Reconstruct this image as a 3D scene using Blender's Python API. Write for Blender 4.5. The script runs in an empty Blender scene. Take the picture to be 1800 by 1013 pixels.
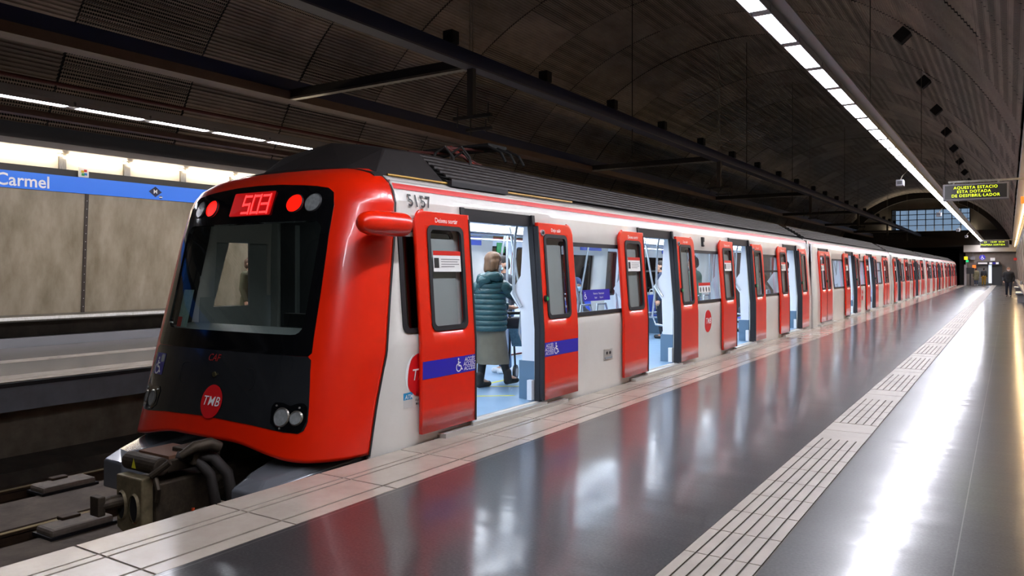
import bpy, bmesh, math, random
from mathutils import Vector, Matrix
random.seed(7)
S = bpy.context.scene
COL = S.collection
PI = math.pi

# ------------------------------------------------------------------ camera, world, exposure
cd = bpy.data.cameras.new('camera'); cam = bpy.data.objects.new('camera', cd); COL.objects.link(cam)
cd.sensor_width = 36.0; cd.lens = 36.0 * 1360 / 1800; cd.shift_y = -31.5 / 1800
cd.clip_start = 0.05; cd.clip_end = 400
cam.location = (0, 0, 1.515); cam.rotation_euler = (PI / 2, 0, math.atan(874 / 1360))
S.camera = cam
W = bpy.data.worlds.new('world'); S.world = W; W.use_nodes = True
W.node_tree.nodes['Background'].inputs[0].default_value = (.5, .52, .6, 1)
W.node_tree.nodes['Background'].inputs[1].default_value = 0.02
S.view_settings.view_transform = 'Standard'; S.view_settings.look = 'None'
S.view_settings.gamma = 1; S.view_settings.exposure = 1.5; S.view_settings.use_curve_mapping = False
S.cycles.use_denoising = True
S.cycles.max_bounces = 8; S.cycles.transparent_max_bounces = 24; S.cycles.diffuse_bounces = 4
S.cycles.sample_clamp_indirect = 6
S.cycles.caustics_reflective = False; S.cycles.caustics_refractive = False
LAMP_E = 29.0       # platform tubes
COVE_E = 13.0        # tubes in the wall cornices
CAR_E = 5.5         # ceiling lights inside the train

# ------------------------------------------------------------------ materials
def lin(c):
    if isinstance(c, str): c = [int(c[i:i + 2], 16) for i in (0, 2, 4)]
    c = [x / 255 for x in c]
    return tuple((x / 12.92 if x <= .04045 else ((x + .055) / 1.055) ** 2.4) for x in c) + (1,)
def mat(name, col, rough=.5, metal=0, spec=.5, ior=1.5, emit=None, es=0, n2=None, nscale=4, bump=0, bscale=20, coat=0, stretch=(1, 1, 1), wear=None):
    m = bpy.data.materials.new(name); m.use_nodes = True
    nt = m.node_tree; N = nt.nodes; L = nt.links; b = N['Principled BSDF']
    b.inputs['Base Color'].default_value = lin(col); b.inputs['Roughness'].default_value = rough
    b.inputs['Metallic'].default_value = metal; b.inputs['Specular IOR Level'].default_value = spec; b.inputs['IOR'].default_value = ior
    b.inputs['Coat Weight'].default_value = coat; b.inputs['Coat Roughness'].default_value = .05
    if emit: b.inputs['Emission Color'].default_value = lin(emit); b.inputs['Emission Strength'].default_value = es
    if n2 or bump:
        tc = N.new('ShaderNodeTexCoord'); mp = N.new('ShaderNodeMapping'); mp.inputs['Scale'].default_value = stretch
        L.new(tc.outputs['Object'], mp.inputs[0])
    if n2:
        t = N.new('ShaderNodeTexNoise'); t.inputs['Scale'].default_value = nscale; t.inputs['Detail'].default_value = 6; t.inputs['Roughness'].default_value = .62
        r = N.new('ShaderNodeValToRGB'); r.color_ramp.elements[0].position = .32; r.color_ramp.elements[1].position = .68
        r.color_ramp.elements[0].color = lin(col); r.color_ramp.elements[1].color = lin(n2)
        L.new(mp.outputs[0], t.inputs[0]); L.new(t.outputs[0], r.inputs[0]); L.new(r.outputs[0], b.inputs['Base Color'])
    if bump:
        t = N.new('ShaderNodeTexNoise'); t.inputs['Scale'].default_value = bscale; t.inputs['Detail'].default_value = 3
        k = N.new('ShaderNodeBump'); k.inputs['Strength'].default_value = bump; k.inputs['Distance'].default_value = .02
        L.new(mp.outputs[0], t.inputs[0]); L.new(t.outputs[0], k.inputs['Height']); L.new(k.outputs[0], b.inputs['Normal'])
    return m
def glass(name, tint, ior=1.5, rough=0.0):
    m = bpy.data.materials.new(name); m.use_nodes = True; nt = m.node_tree; N = nt.nodes; L = nt.links
    N.remove(N['Principled BSDF']); o = N['Material Output']
    ge = N.new('ShaderNodeNewGeometry'); dt = N.new('ShaderNodeVectorMath'); dt.operation = 'DOT_PRODUCT'
    L.new(ge.outputs['Normal'], dt.inputs[0]); L.new(ge.outputs['Incoming'], dt.inputs[1])
    def mth(op, a, b=None):
        q = N.new('ShaderNodeMath'); q.operation = op
        if hasattr(a, 'is_output'): L.new(a, q.inputs[0])
        else: q.inputs[0].default_value = a
        if b is not None:
            if hasattr(b, 'is_output'): L.new(b, q.inputs[1])
            else: q.inputs[1].default_value = b
        return q.outputs[0]
    f0 = ((ior - 1) / (ior + 1)) ** 2
    fr = mth('ADD', mth('MULTIPLY', mth('POWER', mth('SUBTRACT', 1.0, mth('ABSOLUTE', dt.outputs['Value'])), 5.0), 1 - f0), f0)
    t = N.new('ShaderNodeBsdfTransparent'); t.inputs[0].default_value = lin(tint)
    g = N.new('ShaderNodeBsdfGlossy'); g.inputs['Roughness'].default_value = rough
    x = N.new('ShaderNodeMixShader'); L.new(fr, x.inputs[0]); L.new(t.outputs[0], x.inputs[1]); L.new(g.outputs[0], x.inputs[2])
    L.new(x.outputs[0], o.inputs[0]); return m
M = {}
M['red'] = mat('red_paint', 'e62402', .28, coat=.25, n2='dd2003', nscale=1.5)
M['white'] = mat('white_paint', 'd9d6cf', .3, coat=.3, n2='d2cec6', nscale=2)
M['stripe'] = mat('red_stripe', 'd02018', .35)
M['black'] = mat('black_gloss', '0b0c0e', .08, coat=.5)
M['nosepanel'] = mat('black_nose_panel', '1b1d20', .2, coat=.5, n2='232527', nscale=3)
M['rubber'] = mat('black_rubber', '15151a', .55)
M['roof'] = mat('roof_grey', '231d1b', .65, n2='1c1716', nscale=5)
M['slat'] = mat('roof_slat', '231c1a', .6)
M['dark'] = mat('underframe_dark', '0c0b0a', .8)
M['grey'] = mat('skirt_grey', '6a6d73', .25, metal=.2, coat=.4)
M['steel'] = mat('brushed_steel', '9a968e', .35, metal=.9, n2='7f7b73', nscale=8, stretch=(1, 8, 1))
M['alu'] = mat('aluminium_sill', 'c9c8c3', .35, metal=.6)
M['blue'] = mat('blue_band', '2b22a8', .35)
M['logo'] = mat('logo_red', 'd5191f', .35)
M['ink'] = mat('white_lettering', 'f2f2f2', .5)
M['inkblack'] = mat('black_lettering', '1c1c1c', .5)
M['inklogo'] = mat('red_lettering', 'a0201c', .4)
M['cyan'] = mat('cyan_sticker', '1c86b8', .4)
M['palesticker'] = mat('pale_sticker', 'e9e9e6', .5)
M['green'] = mat('green_sign', '10a050', .4)
M['orange'] = mat('orange_sign', 'f07020', .4, emit='f07020', es=.4)
M['yellowink'] = mat('yellow_mark', 'd8d030', .5)
M['inwhite'] = mat('interior_white', 'e6edf4', .35, n2='dde5ee', nscale=1)
M['inceil'] = mat('interior_ceiling', 'e4e8ee', .5)
M['infloor'] = mat('interior_floor', '7fa0bd', .3, n2='8aaac6', nscale=3)
M['ingrey'] = mat('interior_blue_grey', '5f7c94', .5)
M['seat'] = mat('blue_seat', '2a50c8', .4)
M['seatgrey'] = mat('seat_shell', 'b4c2cd', .4)
M['pole'] = mat('pale_grab_pole', 'b9c2c9', .25, metal=.5)
M['cab'] = mat('cab_lining', 'b0b5b2', .6, n2='a3a8a5', nscale=2)
M['cabdark'] = mat('cab_dark', '1a1b1c', .5)
M['desk'] = mat('cab_desk', '8d9696', .5)
M['glass'] = glass('clear_glass', 'dfe6ea', 1.45)
M['wind'] = glass('windscreen_glass', 'd3dad8', 1.6)
M['tint'] = glass('tinted_glass', '3a3e42', 1.5)
M['leafglass'] = mat('frosted_backed_glass', 'b9b9b2', .12, coat=.4)
M['redlens'] = mat('red_lamp', 'ff2010', .3, emit='ff1408', es=.5)
M['clearlens'] = mat('clear_lamp', '6f7374', .22, n2='8f9393', nscale=25)
M['led'] = mat('red_led', 'ff5050', .4, emit='ff3838', es=.8)
M['ledback'] = mat('red_led_field', '7a0606', .4, emit='b80a0a', es=.25)
M['tube'] = mat('tube_diffuser', 'ffffff', .5, emit='f4f4ff', es=LAMP_E)
M['cove'] = mat('cove_tube', 'ffffff', .5, emit='ffeccd', es=COVE_E)
M['covewarm'] = mat('warm_cove_tube', 'ffffff', .5, emit='ffd9a0', es=COVE_E)
M['carlight'] = mat('car_ceiling_light', 'ffffff', .5, emit='eef5ff', es=CAR_E)
M['housing'] = mat('lamp_housing', '8b8a8c', .45, metal=.2)
M['fitting'] = mat('dark_fitting', '17171a', .6)
M['navy'] = mat('navy_beam', '1c2850', .5, n2='18224a', nscale=2)
M['brown'] = mat('brown_beam', '6a5347', .6, n2='5c483e', nscale=3)
M['strut'] = mat('dark_strut', '1f1a19', .6)
M['conduit'] = mat('red_conduit', '5c2620', .6)
M['blacksign'] = mat('black_fascia', '22211f', .5)
M['signblue'] = mat('blue_sign', '2a6fd8', .4, emit='2a6fd8', es=.12)
M['concrete'] = mat('concrete_panel', 'ab9e88', .38, n2='82765f', nscale=1.4, bump=.06, bscale=5, stretch=(1, 1.8, .7), metal=.15)
M['covepanel'] = mat('pale_cove_panel', 'd9d3c6', .55, n2='cfc8ba', nscale=2)
M['seam'] = mat('panel_seam', '4a423c', .5, metal=.4)
M['tile'] = mat('pale_edge_tile', 'aca296', .2, n2='9c9186', nscale=3, bump=.02)
M['groove'] = mat('tile_groove', '4e4740', .7)
M['tactile'] = mat('tactile_paving', '988e82', .5, n2='8b8277', nscale=4)
M['slabface'] = mat('platform_face', '7c8088', .5, n2='6f7278', nscale=3)
M['trackbed'] = mat('track_concrete', '6b5d50', .85, n2='4c4138', nscale=2.5, bump=.3, bscale=12)
M['darkconc'] = mat('sooty_concrete', '4c453b', .9, n2='37312b', nscale=3)  # dark mottled tone for recesses, kerb and back wall
M['rail'] = mat('rusty_rail', '4c3a2b', .6, metal=.4, n2='3a2c22', nscale=10)
M['railtop'] = mat('rail_head', '9b8a68', .3, metal=.9)
M['pad'] = mat('fastening_pad', '83776a', .7, n2='6d6257', nscale=9)
M['coupler'] = mat('coupler_iron', '4a4033', .6, metal=.5, n2='362e26', nscale=12, bump=.2)
M['couplerplate'] = mat('coupler_faceplate', '8b7f62', .5, metal=.4, n2='6c6048', nscale=14)
M['cable'] = mat('rubber_hose', '241f1c', .7)
M['endwall'] = mat('end_wall', '7a7069', .7, n2='6c635d', nscale=2)
M['endlight'] = mat('end_lintel', 'b3aca2', .7)
M['tunnel'] = mat('tunnel_black', '050505', .9)
M['sky'] = mat('hall_daylight', '9fb4cc', .5, emit='a9bfdc', es=.3, n2='c9d6e4', nscale=.8)
M['amber'] = mat('amber_text', 'd8e020', .5, emit='c8ee10', es=.6)
M['display'] = mat('display_face', '2b2a2a', .25)
M['dispframe'] = mat('display_frame', '77757a', .4, metal=.4)
M['skin'] = mat('skin', 'c99a7e', .55)
M['maskblue'] = mat('face_mask', 'a8d2e6', .8)
M['maskwhite'] = mat('white_face_mask', 'ececec', .8)

# ------------------------------------------------------------------ object helpers
def setp(o, label=None, cat=None, group=None, kind=None):
    if label: o['label'] = label
    if cat: o['category'] = cat
    if group: o['group'] = group
    if kind: o['kind'] = kind
    return o
def link(name, me, m=None, parent=None, smooth=False):
    o = bpy.data.objects.new(name, me); COL.objects.link(o)
    if m is not None:
        me.materials.clear(); me.materials.append(M[m] if isinstance(m, str) else m)
    if parent is not None: o.parent = parent
    if smooth:
        for p in me.polygons: p.use_smooth = True
    return o
def empty(name, loc=(0, 0, 0), rz=0, **k):
    o = bpy.data.objects.new(name, None); COL.objects.link(o); o.location = loc; o.rotation_euler = (0, 0, rz)
    o.empty_display_size = .1
    return setp(o, **k)
class MB:
    def __init__(s): s.v = []; s.f = []
    def add(s, vs, fs):
        n = len(s.v); s.v += [tuple(x) for x in vs]; s.f += [tuple(i + n for i in f) for f in fs]; return s
    def box(s, x0, x1, y0, y1, z0, z1):
        return s.add([(x0, y0, z0), (x1, y0, z0), (x1, y1, z0), (x0, y1, z0), (x0, y0, z1), (x1, y0, z1), (x1, y1, z1), (x0, y1, z1)],
                     [(0, 3, 2, 1), (4, 5, 6, 7), (0, 1, 5, 4), (1, 2, 6, 5), (2, 3, 7, 6), (3, 0, 4, 7)])
    def prism(s, pts, axis, a, b):
        """pts: 2D polygon; axis 'x','y','z' extruded a..b"""
        n = len(pts)
        def P(p, t): return {'y': (p[0], t, p[1]), 'x': (t, p[0], p[1]), 'z': (p[0], p[1], t)}[axis]
        vs = [P(p, a) for p in pts] + [P(p, b) for p in pts]
        fs = [tuple(range(n)), tuple(range(2 * n - 1, n - 1, -1))] + [(i, i + n, (i + 1) % n + n, (i + 1) % n) for i in range(n)]
        return s.add(vs, fs)
    def tube(s, path, r, n=10, cap=True):
        path = [Vector(p) for p in path]; rings = []; R = r if isinstance(r, (list, tuple)) else [r] * len(path)
        up = None
        for i, p in enumerate(path):
            d = (path[min(i + 1, len(path) - 1)] - path[max(i - 1, 0)]).normalized()
            if up is None: up = d.orthogonal().normalized()
            up = (up - d * up.dot(d))
            up = up.normalized() if up.length > 1e-6 else d.orthogonal().normalized()
            w = d.cross(up)
            rings.append([p + (up * math.cos(2 * PI * k / n) + w * math.sin(2 * PI * k / n)) * R[i] for k in range(n)])
        vs = [v for r_ in rings for v in r_]; fs = []
        for i in range(len(rings) - 1):
            for k in range(n):
                a = i * n + k; b = i * n + (k + 1) % n; fs.append((a, b, b + n, a + n))
        if cap: fs += [tuple(range(n - 1, -1, -1)), tuple(range((len(rings) - 1) * n, len(rings) * n))]
        return s.add(vs, fs)
    def cyl(s, c, axis, r, h, n=24, r2=None):
        c = Vector(c); a = {'x': Vector((1, 0, 0)), 'y': Vector((0, 1, 0)), 'z': Vector((0, 0, 1))}[axis]
        return s.tube([c - a * h / 2, c + a * h / 2], [r, r if r2 is None else r2], n)
    def build(s, name, m, parent=None, bevel=0, smooth=False, seg=2):
        me = bpy.data.meshes.new(name); me.from_pydata(s.v, [], s.f); me.validate(); me.update()
        bm = bmesh.new(); bm.from_mesh(me); bmesh.ops.recalc_face_normals(bm, faces=bm.faces)
        if bevel: bmesh.ops.bevel(bm, geom=[e for e in bm.edges if e.calc_face_angle(0) > .5], offset=bevel, segments=seg, affect='EDGES', profile=.5)
        bm.to_mesh(me); bm.free()
        o = link(name, me, m, parent, smooth)
        if smooth: smooth_angle(me)
        return o
def smooth_angle(me, ang=.7):
    for p in me.polygons: p.use_smooth = True
    try: me.set_sharp_from_angle(angle=ang)
    except Exception: pass
def B(name, m, parent, *a, bevel=0): return MB().box(*a).build(name, m, parent, bevel)

def panel(ys, zs, holes, f, thick=0, fix=None):
    """grid in (y,z) with rectangular holes mapped through f(y,z)->(x,y,z); thick extrudes towards -normal direction given"""
    mb = MB(); idx = {}
    def vid(i, j):
        if (i, j) not in idx:
            y, z = ys[i], zs[j]
            if fix: y, z = fix(i, j, y, z)
            idx[(i, j)] = len(mb.v); mb.v.append(tuple(f(y, z)))
        return idx[(i, j)]
    for i in range(len(ys) - 1):
        for j in range(len(zs) - 1):
            cy = (ys[i] + ys[i + 1]) / 2; cz = (zs[j] + zs[j + 1]) / 2
            if any(h[0] < cy < h[1] and h[2] < cz < h[3] for h in holes): continue
            mb.f.append((vid(i, j), vid(i + 1, j), vid(i + 1, j + 1), vid(i, j + 1)))
    return mb
def solid(o, t, off=-1):
    md = o.modifiers.new('solid', 'SOLIDIFY'); md.thickness = t; md.offset = off
    return o
def merged(*ls):
    out = sorted(x for l in ls for x in l); r = [out[0]]
    for x in out[1:]:
        if x - r[-1] > 1e-4: r.append(x)
    return r
def rr(y0, y1, z0, z1, r, n=6):
    pts = []
    for cx, cz, a0 in ((y1 - r, z1 - r, 0), (y0 + r, z1 - r, PI / 2), (y0 + r, z0 + r, PI), (y1 - r, z0 + r, 1.5 * PI)):
        for k in range(n + 1):
            a = a0 + k / n * PI / 2; pts.append((cx + r * math.cos(a), cz + r * math.sin(a)))
    return pts
def ring(outer, inner, f, depth, name, m, parent):
    """frame between two 2D loops with the same count; f(a,b,off)->xyz, off = height above surface"""
    mb = MB(); n = len(outer)
    vs = [f(*p, 0) for p in outer] + [f(*p, depth) for p in outer] + [f(*p, depth) for p in inner] + [f(*p, -.02) for p in inner]
    fs = []
    for k in range(n):
        j = (k + 1) % n
        for L_ in range(3): fs.append((L_ * n + k, L_ * n + j, (L_ + 1) * n + j, (L_ + 1) * n + k))
    mb.add(vs, fs); return mb.build(name, m, parent)
def fill(loop, f, off, name, m, parent, rings=3, smooth=False):
    cx = sum(p[0] for p in loop) / len(loop); cz = sum(p[1] for p in loop) / len(loop); n = len(loop)
    mb = MB(); vs = []; fs = []
    for r in range(rings):
        k = 1 - r / rings
        vs += [f(cx + (p[0] - cx) * k, cz + (p[1] - cz) * k, off) for p in loop]
    vs.append(f(cx, cz, off))
    for r in range(rings - 1):
        for i in range(n): fs.append((r * n + i, r * n + (i + 1) % n, (r + 1) * n + (i + 1) % n, (r + 1) * n + i))
    for i in range(n): fs.append(((rings - 1) * n + i, (rings - 1) * n + (i + 1) % n, rings * n))
    mb.add(vs, fs); return mb.build(name, m, parent, smooth=smooth)
def circle(cx, cy, rx, ry=None, n=32): 
    ry = ry or rx
    return [(cx + rx * math.cos(2 * PI * k / n), cy + ry * math.sin(2 * PI * k / n)) for k in range(n)]

_tc = {}
def text2d(s, size=1, bold=0, shear=0, spacing=1):
    cu = bpy.data.curves.new('t', 'FONT'); cu.body = s; cu.size = size; cu.offset = bold * size; cu.shear = shear; cu.space_character = spacing
    cu.align_x = 'CENTER'; cu.align_y = 'CENTER'; cu.resolution_u = 3
    o = bpy.data.objects.new('t', cu); COL.objects.link(o); dg = bpy.context.evaluated_depsgraph_get()
    me = bpy.data.meshes.new_from_object(o.evaluated_get(dg)); bpy.data.objects.remove(o)
    vs = [(v.co.x, v.co.y) for v in me.vertices]; fs = [tuple(p.vertices) for p in me.polygons]; bpy.data.meshes.remove(me)
    return vs, fs
def decal(name, vf, f, off, m, parent, at=(0, 0), th=0):
    vs, fs = vf; me = bpy.data.meshes.new(name)
    P = [tuple(f(x + at[0], y + at[1], off)) for x, y in vs]
    me.from_pydata(P, [], fs); me.update(); return link(name, me, m, parent)
FX = lambda X: (lambda a, b, off: (X + off, a, b))           # faces +X
FY = lambda Y: (lambda a, b, off: (a, Y - off, b))           # faces -Y (towards the camera side)

def wheelchair(name, f, at, h, parent, m='ink', flip=1):
    """wheelchair pictogram, h tall"""
    k = h / 10; mb = MB(); o = []
    def P(x, y): return f(at[0] + flip * x * k, at[1] + (y - 5) * k, .003)
    def stroke(pts, w):
        for (x0, y0), (x1, y1) in zip(pts, pts[1:]):
            dx, dy = x1 - x0, y1 - y0; l = math.hypot(dx, dy); nx, ny = -dy / l * w / 2, dx / l * w / 2
            mb.add([P(x0 + nx, y0 + ny), P(x1 + nx, y1 + ny), P(x1 - nx, y1 - ny), P(x0 - nx, y0 - ny)], [(0, 1, 2, 3)])
    c = [P(*p) for p in circle(-.6, 9.1, .9, n=14)]; mb.add(c, [tuple(range(14))])
    stroke([(-.6, 7.9), (-.3, 4.2)], 1.3); stroke([(-.5, 6.4), (2.0, 6.4)], .9); stroke([(-.6, 4.3), (2.2, 4.1), (3.4, 1.3), (4.4, 1.6)], 1.1)
    arc = [(-.3 + 2.9 * math.cos(math.radians(a)), 3.0 + 2.9 * math.sin(math.radians(a))) for a in range(115, 345, 15)]
    stroke(arc, .9)
    return mb.build(name, m, parent)

# ------------------------------------------------------------------ setting: platform, tracks, vault
ST = dict(kind='structure')
Y0, Y1 = -9.0, 91.5
def floormat():
    m = mat('polished_dark_terrazzo', '38373a', .3, ior=1.5, coat=.75, spec=.22); nt = m.node_tree; N = nt.nodes; L = nt.links; b = N['Principled BSDF']
    tc = N.new('ShaderNodeTexCoord')
    n1 = N.new('ShaderNodeTexNoise'); n1.inputs['Scale'].default_value = 60; n1.inputs['Detail'].default_value = 4
    r = N.new('ShaderNodeValToRGB'); r.color_ramp.elements[0].position = .35; r.color_ramp.elements[0].color = lin('262526'); r.color_ramp.elements[1].position = .72; r.color_ramp.elements[1].color = lin('403f40')
    L.new(tc.outputs['Object'], n1.inputs[0]); L.new(n1.outputs[0], r.inputs[0])
    vo = N.new('ShaderNodeTexVoronoi'); vo.inputs['Scale'].default_value = 45
    lt = N.new('ShaderNodeMath'); lt.operation = 'LESS_THAN'; lt.inputs[1].default_value = .07
    wn = N.new('ShaderNodeTexNoise'); wn.inputs['Scale'].default_value = 9
    gt = N.new('ShaderNodeMath'); gt.operation = 'GREATER_THAN'; gt.inputs[1].default_value = .6
    mu = N.new('ShaderNodeMath'); mu.operation = 'MULTIPLY'
    L.new(tc.outputs['Object'], vo.inputs[0]); L.new(vo.outputs['Distance'], lt.inputs[0]); L.new(tc.outputs['Object'], wn.inputs[0]); L.new(wn.outputs[0], gt.inputs[0])
    L.new(lt.outputs[0], mu.inputs[0]); L.new(gt.outputs[0], mu.inputs[1])
    # slab joints
    sx = N.new('ShaderNodeSeparateXYZ'); L.new(tc.outputs['Object'], sx.inputs[0])
    def joint(src, per, off, w):
        a = N.new('ShaderNodeMath'); a.operation = 'ADD'; a.inputs[1].default_value = off; L.new(src, a.inputs[0])
        p = N.new('ShaderNodeMath'); p.operation = 'PINGPONG'; p.inputs[1].default_value = per / 2; L.new(a.outputs[0], p.inputs[0])
        q = N.new('ShaderNodeMath'); q.operation = 'LESS_THAN'; q.inputs[1].default_value = w; L.new(p.outputs[0], q.inputs[0]); return q.outputs[0]
    jx = joint(sx.outputs[0], 3.3, .235, .003)
    mx = N.new('ShaderNodeMixRGB'); mx.inputs[2].default_value = lin('9a9a9c'); L.new(mu.outputs[0], mx.inputs[0]); L.new(r.outputs[0], mx.inputs[1])
    m2 = N.new('ShaderNodeMixRGB'); m2.inputs[2].default_value = lin('6a6866'); L.new(jx, m2.inputs[0]); L.new(mx.outputs[0], m2.inputs[1])
    L.new(m2.outputs[0], b.inputs['Base Color'])
    mp = N.new('ShaderNodeMapping'); mp.inputs['Scale'].default_value = (.35, 3.0, 1); L.new(tc.outputs['Object'], mp.inputs[0])
    n2 = N.new('ShaderNodeTexNoise'); n2.inputs['Scale'].default_value = 1.1; n2.inputs['Detail'].default_value = 2; L.new(mp.outputs[0], n2.inputs[0])
    k = N.new('ShaderNodeBump'); k.inputs['Strength'].default_value = .32; k.inputs['Distance'].default_value = .010
    L.new(n2.outputs[0], k.inputs['Height']); L.new(k.outputs[0], b.inputs['Normal'])
    n3 = N.new('ShaderNodeTexNoise'); n3.inputs['Scale'].default_value = 1.7; n3.inputs['Detail'].default_value = 5; L.new(tc.outputs['Object'], n3.inputs[0])
    mr = N.new('ShaderNodeMapRange'); mr.inputs[3].default_value = .09; mr.inputs[4].default_value = .19; L.new(n3.outputs[0], mr.inputs[0]); L.new(mr.outputs[0], b.inputs['Coat Roughness']); L.new(k.outputs[0], b.inputs['Coat Normal']); b.inputs['Roughness'].default_value = .34
    return m
M['floor'] = floormat()
XE = -4.32
def slab(name, x0, x1, m, z0=-.22, z1=0): return setp(B(name, m, None, x0, x1, Y0, Y1, z0, z1), **ST)
mb = MB(); mb.box(-1.055, .95, Y0, Y1, -.22, 0); mb.box(-3.57, -1.48, Y0, Y1, -.22, 0); mb.box(-1.48, -1.055, Y0, Y1, -.22, -.02)
setp(mb.build('floor', 'floor'), **ST)
setp(B('trim_1', 'groove', None, XE, -3.57, Y0, Y1, -.22, -.008), **ST)
mb = MB(); y = .48 - 9 * .9 - .9
strips = [(XE, -4.092), (-4.072, -4.018), (-3.998, -3.708), (-3.688, -3.572)]
while y < Y1:
    for i, (a, b) in enumerate(strips): mb.box(a, b, max(y, Y0) + .005, min(y + .89, Y1), -.02, .001 if i else 0)
    y += .9
setp(mb.build('trim_2', 'tile'), **ST)
mb = MB(); y = Y0
while y < Y1:
    blank = ((y - 7.2) % 2.52) < .84 and y > 7
    if blank: mb.box(-1.474, -1.0685, y, y + .412, -.02, .0015)
    else:
        for k in range(6): mb.box(-1.474 + k * .0695, -1.474 + k * .0695 + .058, y, y + .412, -.02, .003)
    y += .42
setp(mb.build('trim_3', 'tactile'), **ST)
setp(B('trim_4', 'groove', None, -1.479, -1.056, Y0, Y1, -.03, -.004), **ST)
# under the near platform, the track bed, and the far platform
setp(B('wall_under_near_platform', 'darkconc', None, -4.9, -4.8, Y0, Y1, -1.4, -.22), **ST)
setp(B('floor_track_bed', 'trackbed', None, -12.2, -4.8, Y0, Y1 + 12, -1.6, -1.36), **ST)
XF = -11.37
setp(B('floor_far_platform', mat('far_platform_floor', '6b6660', .22, n2='5b5752', nscale=2), None, -16.5, XF - .75, Y0, Y1, -.2, 0), **ST)
mb = MB()
for a, b in ((XF, XF - .24), (XF - .26, XF - .72)): mb.box(b, a, Y0, Y1, -.2, .002)
mb.box(XF - 2.75, XF - 2.35, Y0, Y1, -.2, .004)
setp(mb.build('trim_5', 'tile'), **ST)
setp(B('trim_6', 'groove', None, XF - .75, XF, Y0, Y1, -.2, -.006), **ST)
setp(B('trim_7', 'slabface', None, XF - .06, XF + .02, Y0, Y1, -.40, -.05), **ST)
setp(B('trim_8', 'rubber', None, XF - .04, XF + .04, Y0, Y1, -.07, -.012), **ST)
mb = MB(); y = Y0
while y < Y1:
    mb.box(-11.95, -11.75, y, y + 3.3, -1.36, -.2); y += 4.4
setp(mb.build('wall_under_far_platform', mat('block_wall', '7d7363', .9, n2='5e5547', nscale=3)), **ST)
setp(B('wall_under_far_platform_back', 'tunnel', None, -12.6, -12.5, Y0, Y1, -1.4, -.2), **ST)
setp(MB().prism([(-11.75, -1.36), (-11.2, -1.36), (-11.25, -1.2), (-11.75, -1.1)], 'y', Y0, Y1).build('trim_9', 'darkconc'), **ST)
# sleepers slab strips between the rails
mb = MB()
for (a, b) in ((-10.05, -9.0), (-8.45, -7.2)): mb.box(a, b, Y0, Y1, -1.36, -1.26)
setp(mb.build('floor_track_slab', 'trackbed'), **ST)
def railobj(x, label):
    t = empty('rail', (x, 0, -1.36), label=label, cat='rail', group='rails of the far track' if x < -8 else 'rails of the near track')
    MB().prism([(-.07, 0), (.07, 0), (.07, .012), (.012, .03), (.012, .12), (.036, .135), (.036, .158), (-.036, .158), (-.036, .135), (-.012, .12), (-.012, .03), (-.07, .012)], 'y', Y0, Y1 + 10).build('web', 'rail', t)
    MB().box(-.033, .033, Y0, Y1 + 10, .158, .166).build('rail_head', 'railtop', t)
railobj(-10.38, 'rusty rail of the far track nearest the opposite platform')
railobj(-8.70, 'rusty rail beside the fastening pads, nearer the train')
k = 0
for xr, yl, lab in ((-10.13, (3.75, 5.2, 6.65, 8.1), 'in the row by the opposite platform'), (-8.42, (3.15, 4.45, 5.75), 'in the row nearer the train')):
    words = ('leftmost', 'second from left', 'third from left', 'fourth from left')
    for i, y in enumerate(yl):
        t = empty('rail_fastening', (xr, y, -1.26), label='grey rail fastening block, %s %s' % (words[i], lab), cat='rail fastening', group='rail fastening blocks')
        MB().box(-.17, .17, -.33, .33, 0, .10).build('block', 'pad', t, bevel=.035)
        MB().box(-.19, .19, -.35, .35, -.005, .03).build('rubber_base', 'rubber', t)
        MB().box(-.2, -.08, -.1, .1, .09, .13).build('clip', 'rail', t, bevel=.01)

# vault: elliptical section, corrugated panels
VC, VA, VB, VZ = -7.84, 8.6, 8.26, 1.38
def vp(phi, r=0): return (VC + (VA + r) * math.cos(phi), VZ + (VB + r) * math.sin(phi))
def vaultmat(name, c1, c2, mesh):
    m = mat(name, c1, .62, n2=c2, nscale=1.3, stretch=(1, .5, 1), metal=.3); nt = m.node_tree; N = nt.nodes; L = nt.links; b = N['Principled BSDF']
    if mesh:
        at = N.new('ShaderNodeAttribute'); at.attribute_name = 'uvm'
        sx = N.new('ShaderNodeSeparateXYZ'); L.new(at.outputs['Vector'], sx.inputs[0])
        def w(src, sc):
            a = N.new('ShaderNodeMath'); a.operation = 'MULTIPLY'; a.inputs[1].default_value = sc; L.new(src, a.inputs[0])
            q = N.new('ShaderNodeMath'); q.operation = 'FRACT'; L.new(a.outputs[0], q.inputs[0])
            g = N.new('ShaderNodeMath'); g.operation = 'GREATER_THAN'; g.inputs[1].default_value = .45; L.new(q.outputs[0], g.inputs[0]); return g.outputs[0]
        mu = N.new('ShaderNodeMath'); mu.operation = 'MULTIPLY'; L.new(w(sx.outputs[0], 14.7), mu.inputs[0]); L.new(w(sx.outputs[1], 20), mu.inputs[1])
        old = b.inputs['Base Color'].links[0].from_socket
        mx = N.new('ShaderNodeMixRGB'); mx.inputs[2].default_value = (.008, .007, .006, 1)
        L.new(mu.outputs[0], mx.inputs[0]); L.new(old, mx.inputs[1]); L.new(mx.outputs[0], b.inputs['Base Color'])
    return m
vm = [vaultmat('corrugated_panel', 'b8aa9c', '8f8479', False), vaultmat('corrugated_panel_dull', 'a69b8e', '82786e', False), vaultmat('perforated_panel', 'b3a696', '8c8175', True)]
BAY = 2.74
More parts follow.
